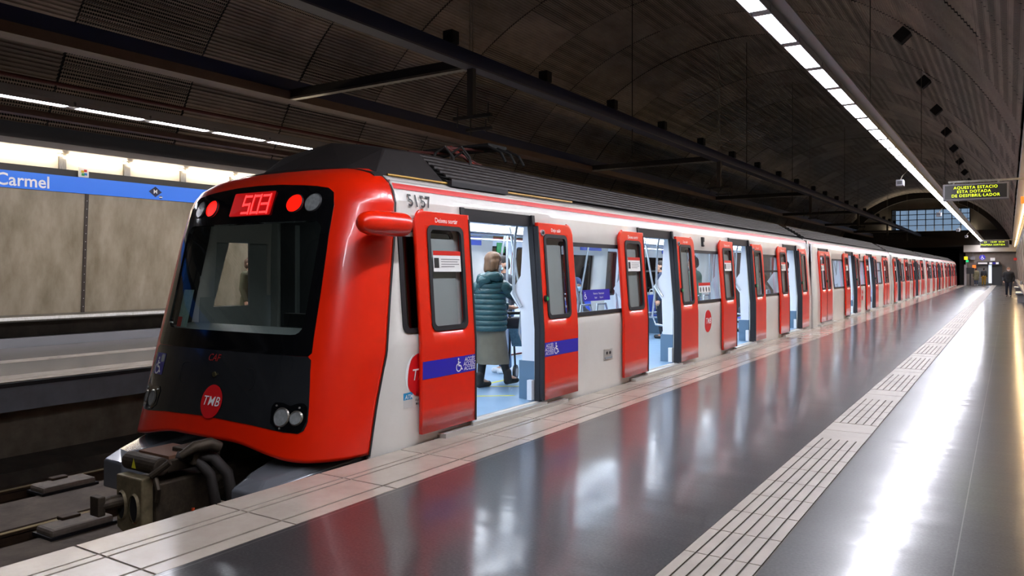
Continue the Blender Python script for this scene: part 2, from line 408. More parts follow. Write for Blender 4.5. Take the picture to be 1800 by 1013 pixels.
def vault():
    me = bpy.data.meshes.new('ceiling'); vs = []; fs = []; mi = []; uv = []
    p0, p1 = math.radians(21), math.radians(159); R = 8.45; rng = random.Random(3)
    nw = int((p1 - p0) * R / .085); y = -8.6; bay = 0
    per = 3; tot = nw * per
    while y < Y1 + .5:
        off = rng.uniform(-.015, .015); n0 = len(vs)
        amp = []
        zones = []; w = 0
        while w < nw:
            l = rng.randint(11, 22); zones.append((w, w + l, rng.choice((0, 1, 2, 2)), rng.uniform(-.012, .012))); w += l
        def zone(i):
            for z in zones:
                if z[0] <= i < z[1]: return z
            return zones[-1]
        for k in range(tot + 1):
            z = zone(min(k // per, nw - 1)); phi = p0 + (p1 - p0) * k / tot
            h = (.0, .024, .028)[k % per]
            x, zz = vp(phi, h + z[3])
            vs += [(x, y + .02, zz), (x, y + BAY - .02, zz)]; s = (phi - p0) * R
            uv += [(s, y, 0), (s, y + BAY, 0)]
        for k in range(tot):
            a = n0 + 2 * k; fs.append((a, a + 1, a + 3, a + 2)); mi.append(zone(k // per)[2])
        y += BAY; bay += 1
    me.from_pydata(vs, [], fs); me.update()
    at = me.attributes.new('uvm', 'FLOAT_VECTOR', 'POINT'); at.data.foreach_set('vector', [c for u in uv for c in u])
    o = link('ceiling', me)
    for m in vm: me.materials.append(m)
    me.polygons.foreach_set('material_index', mi); setp(o, **ST)
    mb = MB(); n = 48
    pts = [vp(p0 + (p1 - p0) * k / n, .09) for k in range(n + 1)]; pts2 = [vp(p0 + (p1 - p0) * k / n, .25) for k in range(n + 1)]
    mb.prism(pts + pts2[::-1], 'y', Y0 - .3, Y1 + 14) if False else None
    for k in range(n):
        a, b, c_, d = pts[k], pts[k + 1], pts2[k + 1], pts2[k]
        mb.prism([a, b, c_, d], 'y', Y0 - .3, Y1 + .6)
    setp(mb.build('ceiling_shell', 'tunnel'), **ST)
    # thin ribs between bays (seen as dark joints) and lighter battens mid-bay
    mb = MB(); y = -8.6
    while y < Y1:
        for k in range(n):
            a, b = vp(p0 + (p1 - p0) * k / n, .035), vp(p0 + (p1 - p0) * (k + 1) / n, .035)
            c_, d = vp(p0 + (p1 - p0) * (k + 1) / n, .1), vp(p0 + (p1 - p0) * k / n, .1)
            mb.prism([a, b, c_, d], 'y', y - .03, y + .03)
        y += BAY
    setp(mb.build('trim_10', 'rubber'), **ST)
vault()
# side walls (station wall panels) mirrored about the vault axis
def sidewall(sg, nm):
    X = lambda off: VC + sg * off            # off: distance from axis; wall at 8.4
    f = lambda x0, x1: (min(X(x0), X(x1)), max(X(x0), X(x1)))
    def bx(name, m, o0, o1, z0, z1, y0=Y0, y1=Y1):
        a, b = f(o0, o1); return setp(B(name, m, None, a, b, y0, y1, z0, z1), **ST)
    a = [(X(8.55), .62), (X(8.50), 1.4), (X(8.44), 2.3), (X(8.38), 3.1), (X(8.9), 3.1), (X(8.9), .62)]
    setp(MB().prism(a, 'y', Y0, Y1).build('wall_' + nm, 'concrete'), **ST)
    bx('wall_%s_lower' % nm, 'darkconc', 8.75, 8.95, -.2, .62)
    setp(MB().prism([(X(8.35), .50), (X(8.32), .53), (X(8.35), .60), (X(8.62), .645), (X(8.62), .50)], 'y', Y0, Y1).build('trim_%s_rail' % nm, 'steel', bevel=.008), **ST)
    bx('trim_%s_foot' % nm, 'housing', 8.45, 8.75, .0, .18)
    bx('wall_%s_fascia' % nm, 'blacksign', 8.42, 8.9, 3.1, 3.58)
    bx('wall_%s_cove_back' % nm, 'covepanel', 8.46, 8.9, 3.58, 4.2)
    # cornice that hides the tubes
    pts = [(X(8.9), 3.97), (X(8.12), 3.90), (X(8.06), 3.95), (X(8.06), 4.06), (X(8.9), 4.42)]
    pts = [(X(8.9), 4.0), (X(8.34), 4.0), (X(8.30), 3.88), (X(8.06), 3.92), (X(8.05), 4.04), (X(8.9), 4.5)]
    setp(MB().prism(pts, 'y', Y0, Y1).build('trim_%s_cornice' % nm, mat('cornice_' + nm, '8b837c', .5, metal=.3)), **ST)
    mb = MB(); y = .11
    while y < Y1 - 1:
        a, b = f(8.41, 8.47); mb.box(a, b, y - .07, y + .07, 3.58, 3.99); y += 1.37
    setp(mb.build('trim_%s_brackets' % nm, 'steel'), **ST)  # grey strips built in place of the shade between cornice tubes
    mb = MB(); y = 8.8 - 6 * 3
    while y < Y1:
        pts = [(X(8.545), .63), (X(8.495), 1.4), (X(8.435), 2.3), (X(8.375), 3.1), (X(8.36), 3.1), (X(8.42), 2.3), (X(8.48), 1.4), (X(8.53), .63)]
        mb.prism(pts, 'y', y - .035, y + .035); y += 6
    setp(mb.build('trim_%s_seams' % nm, 'seam'), **ST)
    mb = MB(); y = 8.8 - 6 * 3
    while y < 30:
        for k in range(14):
            z = .75 + k * .17; xx = 8.36 + (3.1 - z) / 2.48 * .17
            mb.cyl((X(xx), y, z), 'x', .008, .01, 6)
        y += 6
    setp(mb.build('trim_%s_rivets' % nm, 'alu'), **ST)
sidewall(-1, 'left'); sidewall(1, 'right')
# cove tubes, one lamp each
def cove(sg, y, m, label, group, proto=[None, None]):
    i = 0 if sg < 0 else 1
    if proto[i] is None:
        o = MB().cyl((0, 0, 0), 'y', .02, 1.22, 8).build('cove_tube_light', m); proto[i] = o
    else: o = proto[i].copy(); COL.objects.link(o)
    o.location = (VC + sg * 8.30, y, 3.84); setp(o, label=label, cat='light', group=group)
for k in range(4, 13): cove(-1, .8 + 1.37 * k, 'cove', 'white tube light tucked under the cornice above the opposite blue sign', 'tubes above the opposite platform sign')
for k in range(12, 66): cove(1, .8 + 1.37 * k, 'covewarm', 'warm tube light tucked under the cornice along the right wall', 'warm tubes along the right wall')

# end wall with arched upper window
YE = Y1
mb = MB()
mb.box(-3.75, 1.2, YE, YE + .4, 0, 3.35)                               # end wall behind the platform
setp(mb.build('wall_end', 'endwall'), **ST)
setp(B('wall_end_lintel', 'endlight', None, -3.9, 1.0, YE - .5, YE + .4, 3.35, 4.05), **ST)
setp(B('wall_end_mezzanine', mat('mezzanine_front', '26211f', .8), None, -17, 1.2, YE + .2, YE + .6, 3.9, 5.6), **ST)
setp(B('wall_end_tunnel_back', 'tunnel', None, -17, -3.75, YE + 11, YE + 11.2, -1.6, 4.6), **ST)
setp(B('wall_end_tunnel_left', 'tunnel', None, -17, -12.2, YE + .2, YE + 11, -1.6, 4.2), **ST)
setp(B('wall_end_tunnel_right', 'tunnel', None, -4.3, -3.76, YE + .4, YE + 11, -1.6, 4.2), **ST)
setp(B('ceiling_tunnel', 'tunnel', None, -17, -3.7, YE + .6, YE + 11.2, 3.9, 4.1), **ST)
# back of the upper hall
mb = MB(); mb.box(-17, -10.65, YE + .9, YE + 1.1, 5.5, 9.6); mb.box(-3.4, 1.5, YE + .9, YE + 1.1, 5.0, 9.6); mb.box(-10.65, -3.4, YE + .9, YE + 1.1, 7.95, 9.7)
mb.box(-17, 1.5, YE + .9, YE + 1.1, 3.9, 5.6)
setp(mb.build('wall_end_upper', mat('upper_end_wall', '8a8378', .8, n2='7b7469', nscale=1)), **ST)
setp(B('window_1_view', 'sky', None, -10.65, -3.4, YE + 4.5, YE + 4.6, 5.5, 8.1), **ST)
mb = MB()
for k in range(10): x = -10.65 + k * 7.25 / 9; mb.box(x - .04, x + .04, YE + .86, YE + 1.0, 5.55, 8.0)
for z in (5.6, 6.25, 6.85, 7.4, 7.95): mb.box(-10.65, -3.4, YE + .86, YE + 1.0, z - .035, z + .035)
setp(mb.build('window_1_frame', 'fitting'), **ST)
setp(B('window_1_glass', 'glass', None, -10.62, -3.43, YE + .94, YE + .95, 5.6, 7.95), **ST)
up = setp(MB().box(-11, -3.2, YE + .66, YE + .78, 5.42, 5.5).build('added_uplight', mat('added_uplight_glow', 'ffffff', .5, emit='fff0d8', es=22)), label='added unseen strip light below the arched window', cat='light')  # added emitter, unseen below the mezzanine top, brightens the upper end wall
# dark arch band in front of the upper hall
mb = MB(); n = 40
for k in range(n):
    p = lambda q, ra: (VC + .25 + (8.0 + ra) * math.cos(q), 1.2 + (7.85 + ra) * math.sin(q))
    a0, a1 = math.radians(22 + 136 * k / n), math.radians(22 + 136 * (k + 1) / n)
    mb.prism([p(a0, 0), p(a1, 0), p(a1, 1.2), p(a0, 1.2)], 'y', YE + .1, YE + .5)
setp(mb.build('trim_11', mat('arch_soffit', '2c2724', .8)), **ST)
setp(B('wall_back', 'darkconc', None, -17, 1.5, Y0 - .4, Y0 - .2, -1.6, 9.9), **ST)
# ------------------------------------------------------------------ beams, struts, hangers
def thing(mb, name, m, label, cat, group=None, bevel=0, smooth=False):
    return setp(mb.build(name, m, None, bevel, smooth), label=label, cat=cat, group=group)
t = empty('longitudinal_beam', (VC, 0, 5.0), label='navy steel box beam along the middle of the vault', cat='beam')
MB().box(-.11, .11, Y0, Y1, .03, .26).build('box_section', 'navy', t)
MB().box(-.13, .13, Y0, Y1, 0, .03).build('bottom_flange', mat('flange_grey', '4a4c60', .5), t)
t = empty('longitudinal_beam', (-12.5, 0, 5.0), label='navy steel beam with a brown lower band, left of the middle beam', cat='beam')
MB().box(-.14, .12, Y0, Y1, .17, .42).build('box_section', 'navy', t)
MB().box(-.2, .16, Y0, Y1, 0, .17).build('brown_band', 'brown', t)
thing(MB().box(-15.32, -15.1, Y0, Y1, 4.36, 4.46), 'cable_tray', 'brown', 'brown cable tray under the vault left of the white tube line', 'cable tray')
thing(MB().tube([(-13.9, Y0, 4.75), (-13.9, Y1, 4.75)], .035, 8), 'conduit', 'conduit', 'dull red conduit running above the opposite tube lights', 'conduit')
names = ('nearest', 'second', 'third', 'fourth', 'fifth', 'sixth')
for k, y in enumerate((10.9, 24.5, 38.1, 51.7, 65.3, 78.9)):
    t = empty('cross_strut', (VC, y, 5.0), label='%s dark steel cross strut joining the two ceiling beams, with a wire holder below' % names[k], cat='strut', group='cross struts')
    MB().box(-4.55, -.1, -.06, .06, .04, .2).build('bar', 'strut', t)
    MB().box(-4.55, -.1, -.07, .07, .0, .04).build('flange', 'steel', t)
    MB().box(-.06, .06, -.05, .05, -.82, .02).build('hanger', mat('hanger_grey%d' % k, '3a3638', .6), t)
    h = MB().box(-.38, .42, -.03, .03, -.86, -.80).box(-.1, .42, -.03, .03, -1.08, -1.03); h.build('cross_arm', 'strut', t)
    for x, z0, z1 in ((-.3, -.98, -.62), (.35, -.95, -.6), (-.02, -1.15, -.86), (.3, -1.12, -.9)): MB().tube([(x, 0, z0), (x, 0, z1)], .012, 6).build('pin', 'strut', t)
    for x in (-.03, .03): MB().tube([(x, 0, .26), (x, 0, 4.1)], .009, 6).build('rod', 'steel', t)
# small dark spotlights on the beam, loudspeakers on the vault
for k in range(20):
    y = 10.25 + 3.1 * k + (.3 if k in (9, 14) else 0)
    o = MB().box(-.1, .1, -.1, .1, 0, .22).box(-.03, .03, -.13, -.1, .05, .15).build('spotlight', 'fitting', None, bevel=.015) if k == 0 else sp.copy()
    if k == 0: sp = o
    else: COL.objects.link(o)
    o.location = (VC + .05, y, 5.26); setp(o, label='small dark spotlight box standing on the navy middle beam', cat='spotlight', group='spotlights on the middle beam')
for k in range(9):
    y = 21.35 + 5.3 * k + (.35 if k in (1,) else 0)
    if k == 0: lo = o = MB().prism([(-.16, -.14), (.16, -.14), (.16, .14), (-.16, .14)], 'y', -.16, .16).build('loudspeaker', 'fitting', None, bevel=.02)
    else: o = lo.copy(); COL.objects.link(o)
    a = math.radians(47.8); x, z = vp(a, -.24); o.location = (x, y, z); o.rotation_euler = (0, -(PI / 2 - a) + PI, 0)
    setp(o, label='dark square loudspeaker fixed to the right side of the vault', cat='loudspeaker', group='loudspeakers on the vault')

# ------------------------------------------------------------------ light lines
LX, LZ = -2.255, 4.31
def lampline(X, sgn, y0, n, label, group, off=0):
    root0 = None
    for k in range(n):
        y = y0 + 1.37 * k
        if root0 is None:
            t = empty('tube_light', (X, y, LZ), label=label, cat='light', group=group); root0 = t
            fr = MB().box(-.105, -.092, 0, 1.33, -.03, .05).box(.092, .105, 0, 1.33, -.03, .05).box(-.092, .092, 0, 1.33, .02, .05)
            fr.box(-.092, .092, -.02, .085, -.024, .02).box(-.092, .092, 1.265, 1.345, -.024, .02).build('frame', 'housing', t)
            MB().box(-.088, .088, .09, 1.26, -.022, 0).build('diffuser', 'tube', t)
        else:
            t = root0.copy(); COL.objects.link(t); t.location = (X, y, LZ); setp(t, label=label, cat='light', group=group)
            for ch in root0.children:
                c = ch.copy(); COL.objects.link(c); c.parent = t
    return root0
lampline(LX, 1, 7.11 - 1.37 * 6, 68, 'white tube light in the bright overhead strip above the near platform', 'tube lights above the near platform')
lampline(-13.43, -1, 7.05 - 1.37 * 3, 14, 'white tube light in the strip above the opposite platform', 'tube lights above the opposite platform')
for X, sg, lab in ((LX, 1, 'near'), (-13.43, -1, 'opposite')):
    t = empty('light_trunking', (X, 0, LZ), label='grey metal trunking that carries the tube lights above the %s platform' % lab, cat='trunking')
    MB().box(-.11, .11, Y0, Y1 - 6, .05, .16).build('channel', 'housing', t)
    a, b = sorted((sg * .11, sg * .26)); MB().box(a, b, Y0, Y1 - 6, .06, .09).build('side_plate', 'housing', t)
for k in range(8):
    y = 6 + k * 10.3; o = MB().tube([(LX, y, LZ + .16), (LX, y, vp(math.radians(49.5))[1])], .01, 5).build('suspension_rod', 'steel')
    setp(o, label='thin rod hanging the near light strip from the vault', cat='rod', group='rods of the near light strip')
for k, (x, y) in enumerate(((VC, 17.7), (VC, 27.6), (VC, 34.5), (VC, 47))):
    o = MB().tube([(x, y, 4.4), (x, y, 9.6)], .012, 5).build('suspension_rod', 'strut')
    setp(o, label='thin dark rod hanging from the crown of the vault through the middle beam', cat='rod', group='rods on the middle beam')

# ------------------------------------------------------------------ the train
XC, HW = -5.72, 1.37
def prof(z):                      # half width of the body at height z
    if z < .86: return HW
    if z < 2.12: return HW - .10 * (z - .86) / 1.26
    if z < 2.26: return HW - .10 - .06 * ((z - 2.12) / .14)
    return HW - .16 - .14 * ((z - 2.26) / .10) ** 1.5
ZB = [-.32, -.1, 0, .2, .45, .7, .86, 1.0, 1.25, 1.5, 1.81, 2.05, 2.12, 2.17, 2.22, 2.26, 2.29, 2.32, 2.35]
NT = [(-.05, 4.02, 4.65, 1.345), (0.0, 4.03, 4.66, 1.345), (.39, 4.14, 4.73, 1.355), (.83, 4.26, 4.84, 1.37), (1.3, 4.37, 4.92, 1.335), (1.8, 4.48, 5.02, 1.295), (2.1, 4.57, 5.06, 1.27), (2.2, 4.61, 5.07, 1.235), (2.28, 4.66, 5.08, 1.18), (2.36, 4.76, 5.1, 1.06), (2.42, 4.9, 5.13, .9), (2.45, 5.08, 5.2, .7)]
def nrow(z):
    z = max(z, -.05)
    for a, b in zip(NT, NT[1:]):
        if z <= b[0]:
            k = (z - a[0]) / (b[0] - a[0]); return [a[i] + (b[i] - a[i]) * k for i in (1, 2, 3)]
    return list(NT[-1][1:])
def nose_y(x, z):
    a, b, hw = nrow(z); q = min(1, abs(x / hw)); a = min(a + .10 * q * q, b - .01); return b - (b - a) * (1 - q ** 7) ** .45
def NF(a, b, off):                # point on the nose surface, a across, b up, off outwards
    e = .004; y = nose_y(a, b)
    dx = (nose_y(a + e, b) - nose_y(a - e, b)) / (2 * e); dz = (nose_y(a, b + e) - nose_y(a, b - e)) / (2 * e)
    n = Vector((dx, -1, dz)).normalized(); return (XC + a + n.x * off, y + n.y * off, b + n.z * off)
def seam_y(z): return nrow(z)[1]

LEAFW, LZ0, LZ1 = .80, .085, 2.04
def leaf_x(z): return (HW + .045) - (.0 if z < .84 else .085 * (z - .84) / 1.2)
def make_leaf(side, kind):
    """one door leaf; origin at its closing edge on the body plane. side=+1: near side. kind 'l' extends to -y, 'r' to +y"""
    d = -1 if kind == 'l' else 1
    t = bpy.data.objects.new('door_leaf', None); COL.objects.link(t); t.empty_display_size = .1
    X = lambda z: side * leaf_x(z)
    wy0, wy1 = (.14, .62)
    ys = [0, .02, .08, wy0, .25, .4, .5, wy1, .68, .72, .75, .77, .785, .795, LEAFW]
    zs = [LZ0, .3, .5, .7, .82, .86, 1.0, 1.2, 1.4, 1.6, 1.89, 1.93, 1.96, 1.98, 2.0, 2.015, 2.025, 2.034, LZ1]
    r = .12
    def fix(i, j, y, z):
        if z > LZ1 - r:
            lim = LEAFW - r + math.sqrt(max(0, r * r - (z - LZ1 + r) ** 2)); y = min(y, lim if y > .5 else y)
            if i == len(ys) - 1: y = lim
        return y, z
    mb = panel(ys, zs, [(wy0, wy1, 1.0, 1.89)], lambda y, z: (X(z), d * y, z), fix=fix)
    o = mb.build('leaf_panel', 'red', t); solid(o, .035, 0); smooth_angle(o.data, .25)
    # make sure the solid grows evenly
    f = lambda a, b, off: (side * (leaf_x(b) + .018 + off), d * a, b)
    ring(rr(wy0 - .03, wy1 + .03, .97, 1.92, .07), rr(wy0 + .012, wy1 - .012, 1.012, 1.878, .05), f, .008, 'window_frame', 'rubber', t)
    w = fill(rr(wy0, wy1, 1.0, 1.89, .06), f, -.012, 'window', 'glass', t, rings=1)
    if side > 0: fill(rr(wy0 + .05, wy1 - .05, 1.0, 1.80, .02), lambda a, b, o_: (side * (leaf_x(b) - .032), d * a, b), 0, 'inner_screen', 'leafglass', t, rings=1)
    if side < 0:
        o = panel([.01, wy0 + .01, wy1 - .01, LEAFW - .01], [.1, .86, 1.01, 1.88, 2.02], [(wy0, wy1, 1.0, 1.89)], lambda y, z: (X(z) + .045, d * y, z)).build('inner_lining', 'inwhite', t)
    if side < 0:
        mb = MB(); L1 = rr(wy0 + .015, wy1 - .015, 1.015, 1.875, .05); n1 = len(L1)
        mb.add([(X(p[1]) + .046, d * p[0], p[1]) for p in L1] + [(X(p[1]) - .02, d * p[0], p[1]) for p in L1] + [(X(p[1]) + .047, d * (.38 + (p[0] - .38) * 1.14), 1.445 + (p[1] - 1.445) * 1.07) for p in L1],
               [(k, (k + 1) % n1, (k + 1) % n1 + n1, k + n1) for k in range(n1)] + [(k, (k + 1) % n1, (k + 1) % n1 + 2 * n1, k + 2 * n1) for k in range(n1)])
        mb.build('window_reveal', 'rubber', t)
    mb = MB()
    for z0, z1 in zip(zs[:-1], zs[1:]):
        if z1 > 2.0: break
        mb.add([(X(z0) - .03, -d * .012, z0), (X(z0) + .022, -d * .012, z0), (X(z1) + .022, -d * .012, z1), (X(z1) - .03, -d * .012, z1),
                (X(z0) - .03, d * .012, z0), (X(z0) + .022, d * .012, z0), (X(z1) + .022, d * .012, z1), (X(z1) - .03, d * .012, z1)],
               [(0, 1, 2, 3), (4, 5, 6, 7), (0, 1, 5, 4), (3, 2, 6, 7), (0, 3, 7, 4), (1, 2, 6, 5)])
    mb.build('edge_seal', 'rubber', t)
    return t, f, d
def copy_tree(o, parent=None):
    c = o.copy(); COL.objects.link(c); c.parent = parent
    for ch in list(o.children): copy_tree(ch, c)
    return c
def leaf_text(t, f, d, words, y, z, size, name, m='ink', bold=.0, shear=0):
    vf = text2d(words, size, bold, shear)
    g = (lambda a, b, o: f(a * d, b, o))
    return decal(name, vf, g, .003, m, t, at=(y, z))

def make_car(name, label, y0, y1, centers, state, full=True, first=False, cab_rear=False, split=(), logos=(), farwin=True):
    car = empty(name, (XC, 0, 0), label=label, cat='metro car', group='coupled cars of the red and white train')
    P = car
    ops = [(c - .66, c + .66) for c in centers]
    wins = [(a + 1.24, b - 1.24) for a, b in zip(centers, centers[1:])]
    if not first: wins = wins
    for sg, nm in ((1, 'near'), (-1, 'far')):
        holes = [(a, b, .07, 2.12) for a, b in ops] + [(a, b, 1.0, 1.81) for a, b in wins]
        ys = merged([y0, y1], [x for o in ops for x in o], [x for w in wins for x in w], [y0 + .5] if first else [])
        if first:
            holes.append((y0 + .12, 5.80, 1.0, 1.86)); ys = merged(ys, [y0 + .12, 5.80])
        zs = merged(ZB, [.07])
        def fix(i, j, y, z):
            if first and i == 0: y = seam_y(z) + .012
            return y, z
        o = panel(ys, zs, holes, lambda y, z: (sg * prof(z), y, z), fix=fix).build('side_wall', 'white', P)
        smooth_angle(o.data, .3); solid(o, .07, -1 if sg > 0 else -1)
        # red stripe along the cantrail
        mb = MB(); ya = (seam_y(2.25) + .012 if first else y0)
        zz = [2.225, 2.25, 2.275]
        for a, b in zip(zz, zz[1:]): mb.add([(sg * (prof(a) + .006), ya, a), (sg * (prof(a) + .006), y1, a), (sg * (prof(b) + .006), y1, b), (sg * (prof(b) + .006), ya, b)], [(0, 1, 2, 3)])
        mb.build('red_cantrail_stripe', 'stripe', P)
        if sg > 0: MB().box(prof(2.3) - .02, prof(2.3) + .012, ya, y1, 2.288, 2.305).build('gutter', 'alu', P)
        F = lambda a, b, off, sg=sg: (sg * (prof(b) + off), a, b)
        for k, (a, b) in enumerate(wins):
            fr = ring(rr(a - .03, b + .03, .96, 1.85, .04), rr(a + .012, b - .012, 1.005, 1.80, .03), F, .012, 'window_frame', 'rubber', P)
            fill(rr(a, b, .99, 1.82, .02), F, -.01, 'window_pane', 'glass' if sg > 0 else 'tint', fr, rings=1)
            if k in split: MB().box(sg * (prof(1.5)) - .02, sg * prof(1.5) + .02, a, b, 1.47, 1.51).build('transom', 'rubber', fr)
    # roof crown, ends, floor, ceiling
    mb = MB(); n = 10; ya = 5.0 if first else y0
    pts = [(prof(2.35) * math.cos(PI * k / n) if k not in (0, n) else prof(2.35) * (1 - 2 * (k == n)), 2.34 + .12 * math.sin(PI * k / n)) for k in range(n + 1)]
    for a, b in zip(pts, pts[1:]): mb.prism([a, b, (b[0], b[1] - .05), (a[0], a[1] - .05)], 'y', ya, y1)
    mb.build('roof', 'roof', P)
    yi = 5.92 if first else y0 + .06
    MB().box(-HW + .07, HW - .07, yi, y1 - .06, -.02, .07).build('interior_floor', 'infloor', P)
    MB().box(-1.20, 1.20, yi, y1 - .06, 2.13, 2.17).box(.55, 1.2, yi, y1 - .06, 2.06, 2.14).box(-1.2, -.55, yi, y1 - .06, 2.06, 2.14).build('interior_ceiling', 'inceil', P)
    for x in (-.4, .4): MB().box(x - .11, x + .11, yi + .2, y1 - .3, 2.11, 2.128).build('ceiling_light', 'carlight', P)
    MB().box(-HW + .1, HW - .1, y0 + (1.3 if first else .0), y1, -.6, -.33).build('underframe', 'dark', P)
    # end wall / gangway
    for ye in ([] if first else [y0]) + ([] if cab_rear else [y1 - .06]):
        mb = MB(); mb.box(-1.3, -.65, ye, ye + .06, .0, 2.2).box(.65, 1.3, ye, ye + .06, 0, 2.2).box(-.65, .65, ye, ye + .06, 2.0, 2.2)
        mb.build('end_wall', 'inwhite', P)
    if not cab_rear:
        mb = MB()
        for k in range(5): mb.box(-1.2 + .03 * (k % 2), 1.2 - .03 * (k % 2), y1 + .005 + k * .05, y1 + .005 + (k + 1) * .05, -.25, 2.3)
        g = mb.build('gangway_bellows', mat('bellows_brown', '3c2f29', .7), P)
    # roof fairing slats and boxes
    for sg in (1, -1):
        mb = MB(); ns = 7 if full else 4; yf = 6.15 if first else y0 + .25
        for k in range(ns):
            q = k / ns; q2 = (k + .52) / ns
            xa, za = 1.06 - .52 * q, 2.40 + .33 * q; xb, zb = 1.06 - .52 * q2, 2.40 + .33 * q2
            mb.prism([(sg * xa, za), (sg * (xa - .005), za + .022), (sg * (xb - .005), zb + .022), (sg * xb, zb)], 'y', yf, y1 - .25)
        mb.build('roof_grille', 'slat', P)
        MB().prism([(sg * 1.02, 2.38), (sg * .5, 2.70), (sg * .4, 2.69), (sg * .4, 2.38)], 'y', yf + .03, y1 - .28).build('roof_fairing', 'dark', P)
    mb = MB().box(-.5, .5, (yf + 3.2 if first else yf), y1 - .4, 2.38, 2.60); mb.build('roof_equipment', 'roof', P)
    k = 0; y = yf + .4
    for i in range(int((y1 - yf) / 1.6)):
        pass
    # thresholds, door frames, header
    for c, st in zip(centers, state):
        MB().box(HW - .07, HW + .075, c - .70 - .62 * (st == 'o') * 0 , c + .70, .02, .068).box(HW + .0, HW + .095, c - 1.15, c + 1.15, -.005, .04).build('door_sill', 'alu', P)
        mb = MB().box(HW - .03, HW + .07, c - 1.22, c + 1.22, -.06, -.005); mb.build('sill_gasket', 'rubber', P)
        mb = MB().box(HW - .22, HW - .11, c - .66, c + .66, 2.0, 2.14)
        for d in (-1, 1):
            yy = c + d * .66
            for z0, z1 in zip(ZB[2:12], ZB[3:13]):
                x0, x1 = prof(z0), prof(z1)
                mb.add([(x0 - .05, yy - .03, z0), (x0 + .015, yy - .03, z0), (x0 + .015, yy + .03, z0), (x0 - .05, yy + .03, z0),
                        (x1 - .05, yy - .03, z1), (x1 + .015, yy - .03, z1), (x1 + .015, yy + .03, z1), (x1 - .05, yy + .03, z1)],
                       [(0, 1, 5, 4), (1, 2, 6, 5), (2, 3, 7, 6), (3, 0, 4, 7)])
        mb.build('door_frame', 'rubber', P)
        if full:
            for d in (-1, 1):     # draught screens beside the opening
                yy = c + d * .74
                MB().prism([(HW - .10, .5), (HW - .26, .5), (HW - .28, 1.05), (HW - .42, 1.25), (HW - .28, 1.45), (HW - .24, 2.06), (HW - .17, 2.06), (HW - .10, .9)], 'y', yy - .03, yy + .03).build('draught_screen', 'inwhite', P)
                MB().box(HW - .30, HW - .10, yy - .032, yy + .032, .07, .5).build('screen_base', 'ingrey', P)
                MB().box(HW - .13, HW - .07, yy - .11 * d - .03, yy - .11 * d + .03, .08, .3).build('door_stop', 'inwhite', P)
                p = [(HW - .3, yy - d * .05, 2.08), (HW - .34, yy - d * .05, 1.9), (HW - .36, yy - d * .05, 1.5), (HW - .36, yy - d * .05, 1.25), (HW - .26, yy - d * .05, 1.1)]
                MB().tube(p, .017, 8).build('grab_pole', 'pole', P, smooth=True)
    # doors
    for c, st in zip(centers, state):
        for side, sl in ((1, st), (-1, 'c')):
            if side < 0 and not full: continue
            for kd in ('l', 'r'):
                src = LEAF[(side, kd)]; t = copy_tree(src, P) if LEAFUSED.get((side, kd)) else src
                LEAFUSED[(side, kd)] = True; t.parent = P
                sh = .645 if sl == 'o' else 0
                t.location = (0 if sl == 'o' else (-.035 * side), c + (-sh if kd == 'l' else sh), 0)
    if full:
        # seats: rows along both sides between the doors
        for c0, c1 in zip(centers, centers[1:]):
            for sg in (1, -1):
                n = 3; pitch = .46; ym = (c0 + c1) / 2
                for k in range(n):
                    yy = ym + (k - 1) * pitch
                    # shell seat
                    mb = MB().prism([(sg * .80, .48), (sg * 1.18, .46), (sg * 1.235, .98), (sg * 1.26, .98), (sg * 1.25, .42), (sg * .80, .43)], 'y', yy - .215, yy + .215)
                    s_ = mb.build('seat', 'seatgrey', P, bevel=.01)
                    mb = MB().prism([(sg * .82, .485), (sg * 1.15, .47), (sg * 1.15, .495), (sg * .82, .51)], 'y', yy - .18, yy + .18)
                    mb.prism([(sg * 1.17, .52), (sg * 1.222, .94), (sg * 1.202, .95), (sg * 1.15, .53)], 'y', yy - .18, yy + .18)
                    mb.build('seat_pad', 'seat', s_, bevel=.008)
                    MB().tube([(sg * 1.2, yy - .17, .95), (sg * 1.19, yy - .12, 1.07), (sg * 1.19, yy + .12, 1.07), (sg * 1.2, yy + .17, .95)], .014, 8).build('seat_handle', 'pole', s_, smooth=True)
                MB().prism([(sg * .95, .07), (sg * 1.28, .07), (sg * 1.28, .43), (sg * .88, .43)], 'y', ym - .5, ym + .5).build('seat_plinth', 'ingrey', P)
                for k in (-1, 1):
                    yy = ym + k * .74
                    p = [(sg * 1.15, yy, .55), (sg * .72, yy, .60), (sg * .66, yy, .75), (sg * .70, yy, 1.1), (sg * .62, yy, 1.5), (sg * .55, yy, 1.9), (sg * .5, yy, 2.1)]
                    MB().tube(p, .017, 8).build('grab_pole', 'pole', P, smooth=True)
            for yy in ((c0 + c1) / 2,):
                MB().tube([(0, yy, .07), (0, yy, 2.12)], .017, 8).build('grab_pole', 'pole', P, smooth=True)
        for sg in (-1, 1): MB().tube([(sg * .55, yi + .3, 1.95), (sg * .55, y1 - .5, 1.95)], .016, 8).build('overhead_rail', 'pole', P, smooth=True)
        # blue line diagrams above the far windows
        for c in centers[1:]:
            MB().box(-1.205, -1.195, c - 1.9, c - 1.0, 1.9, 2.03).build('line_diagram', 'seat', P)
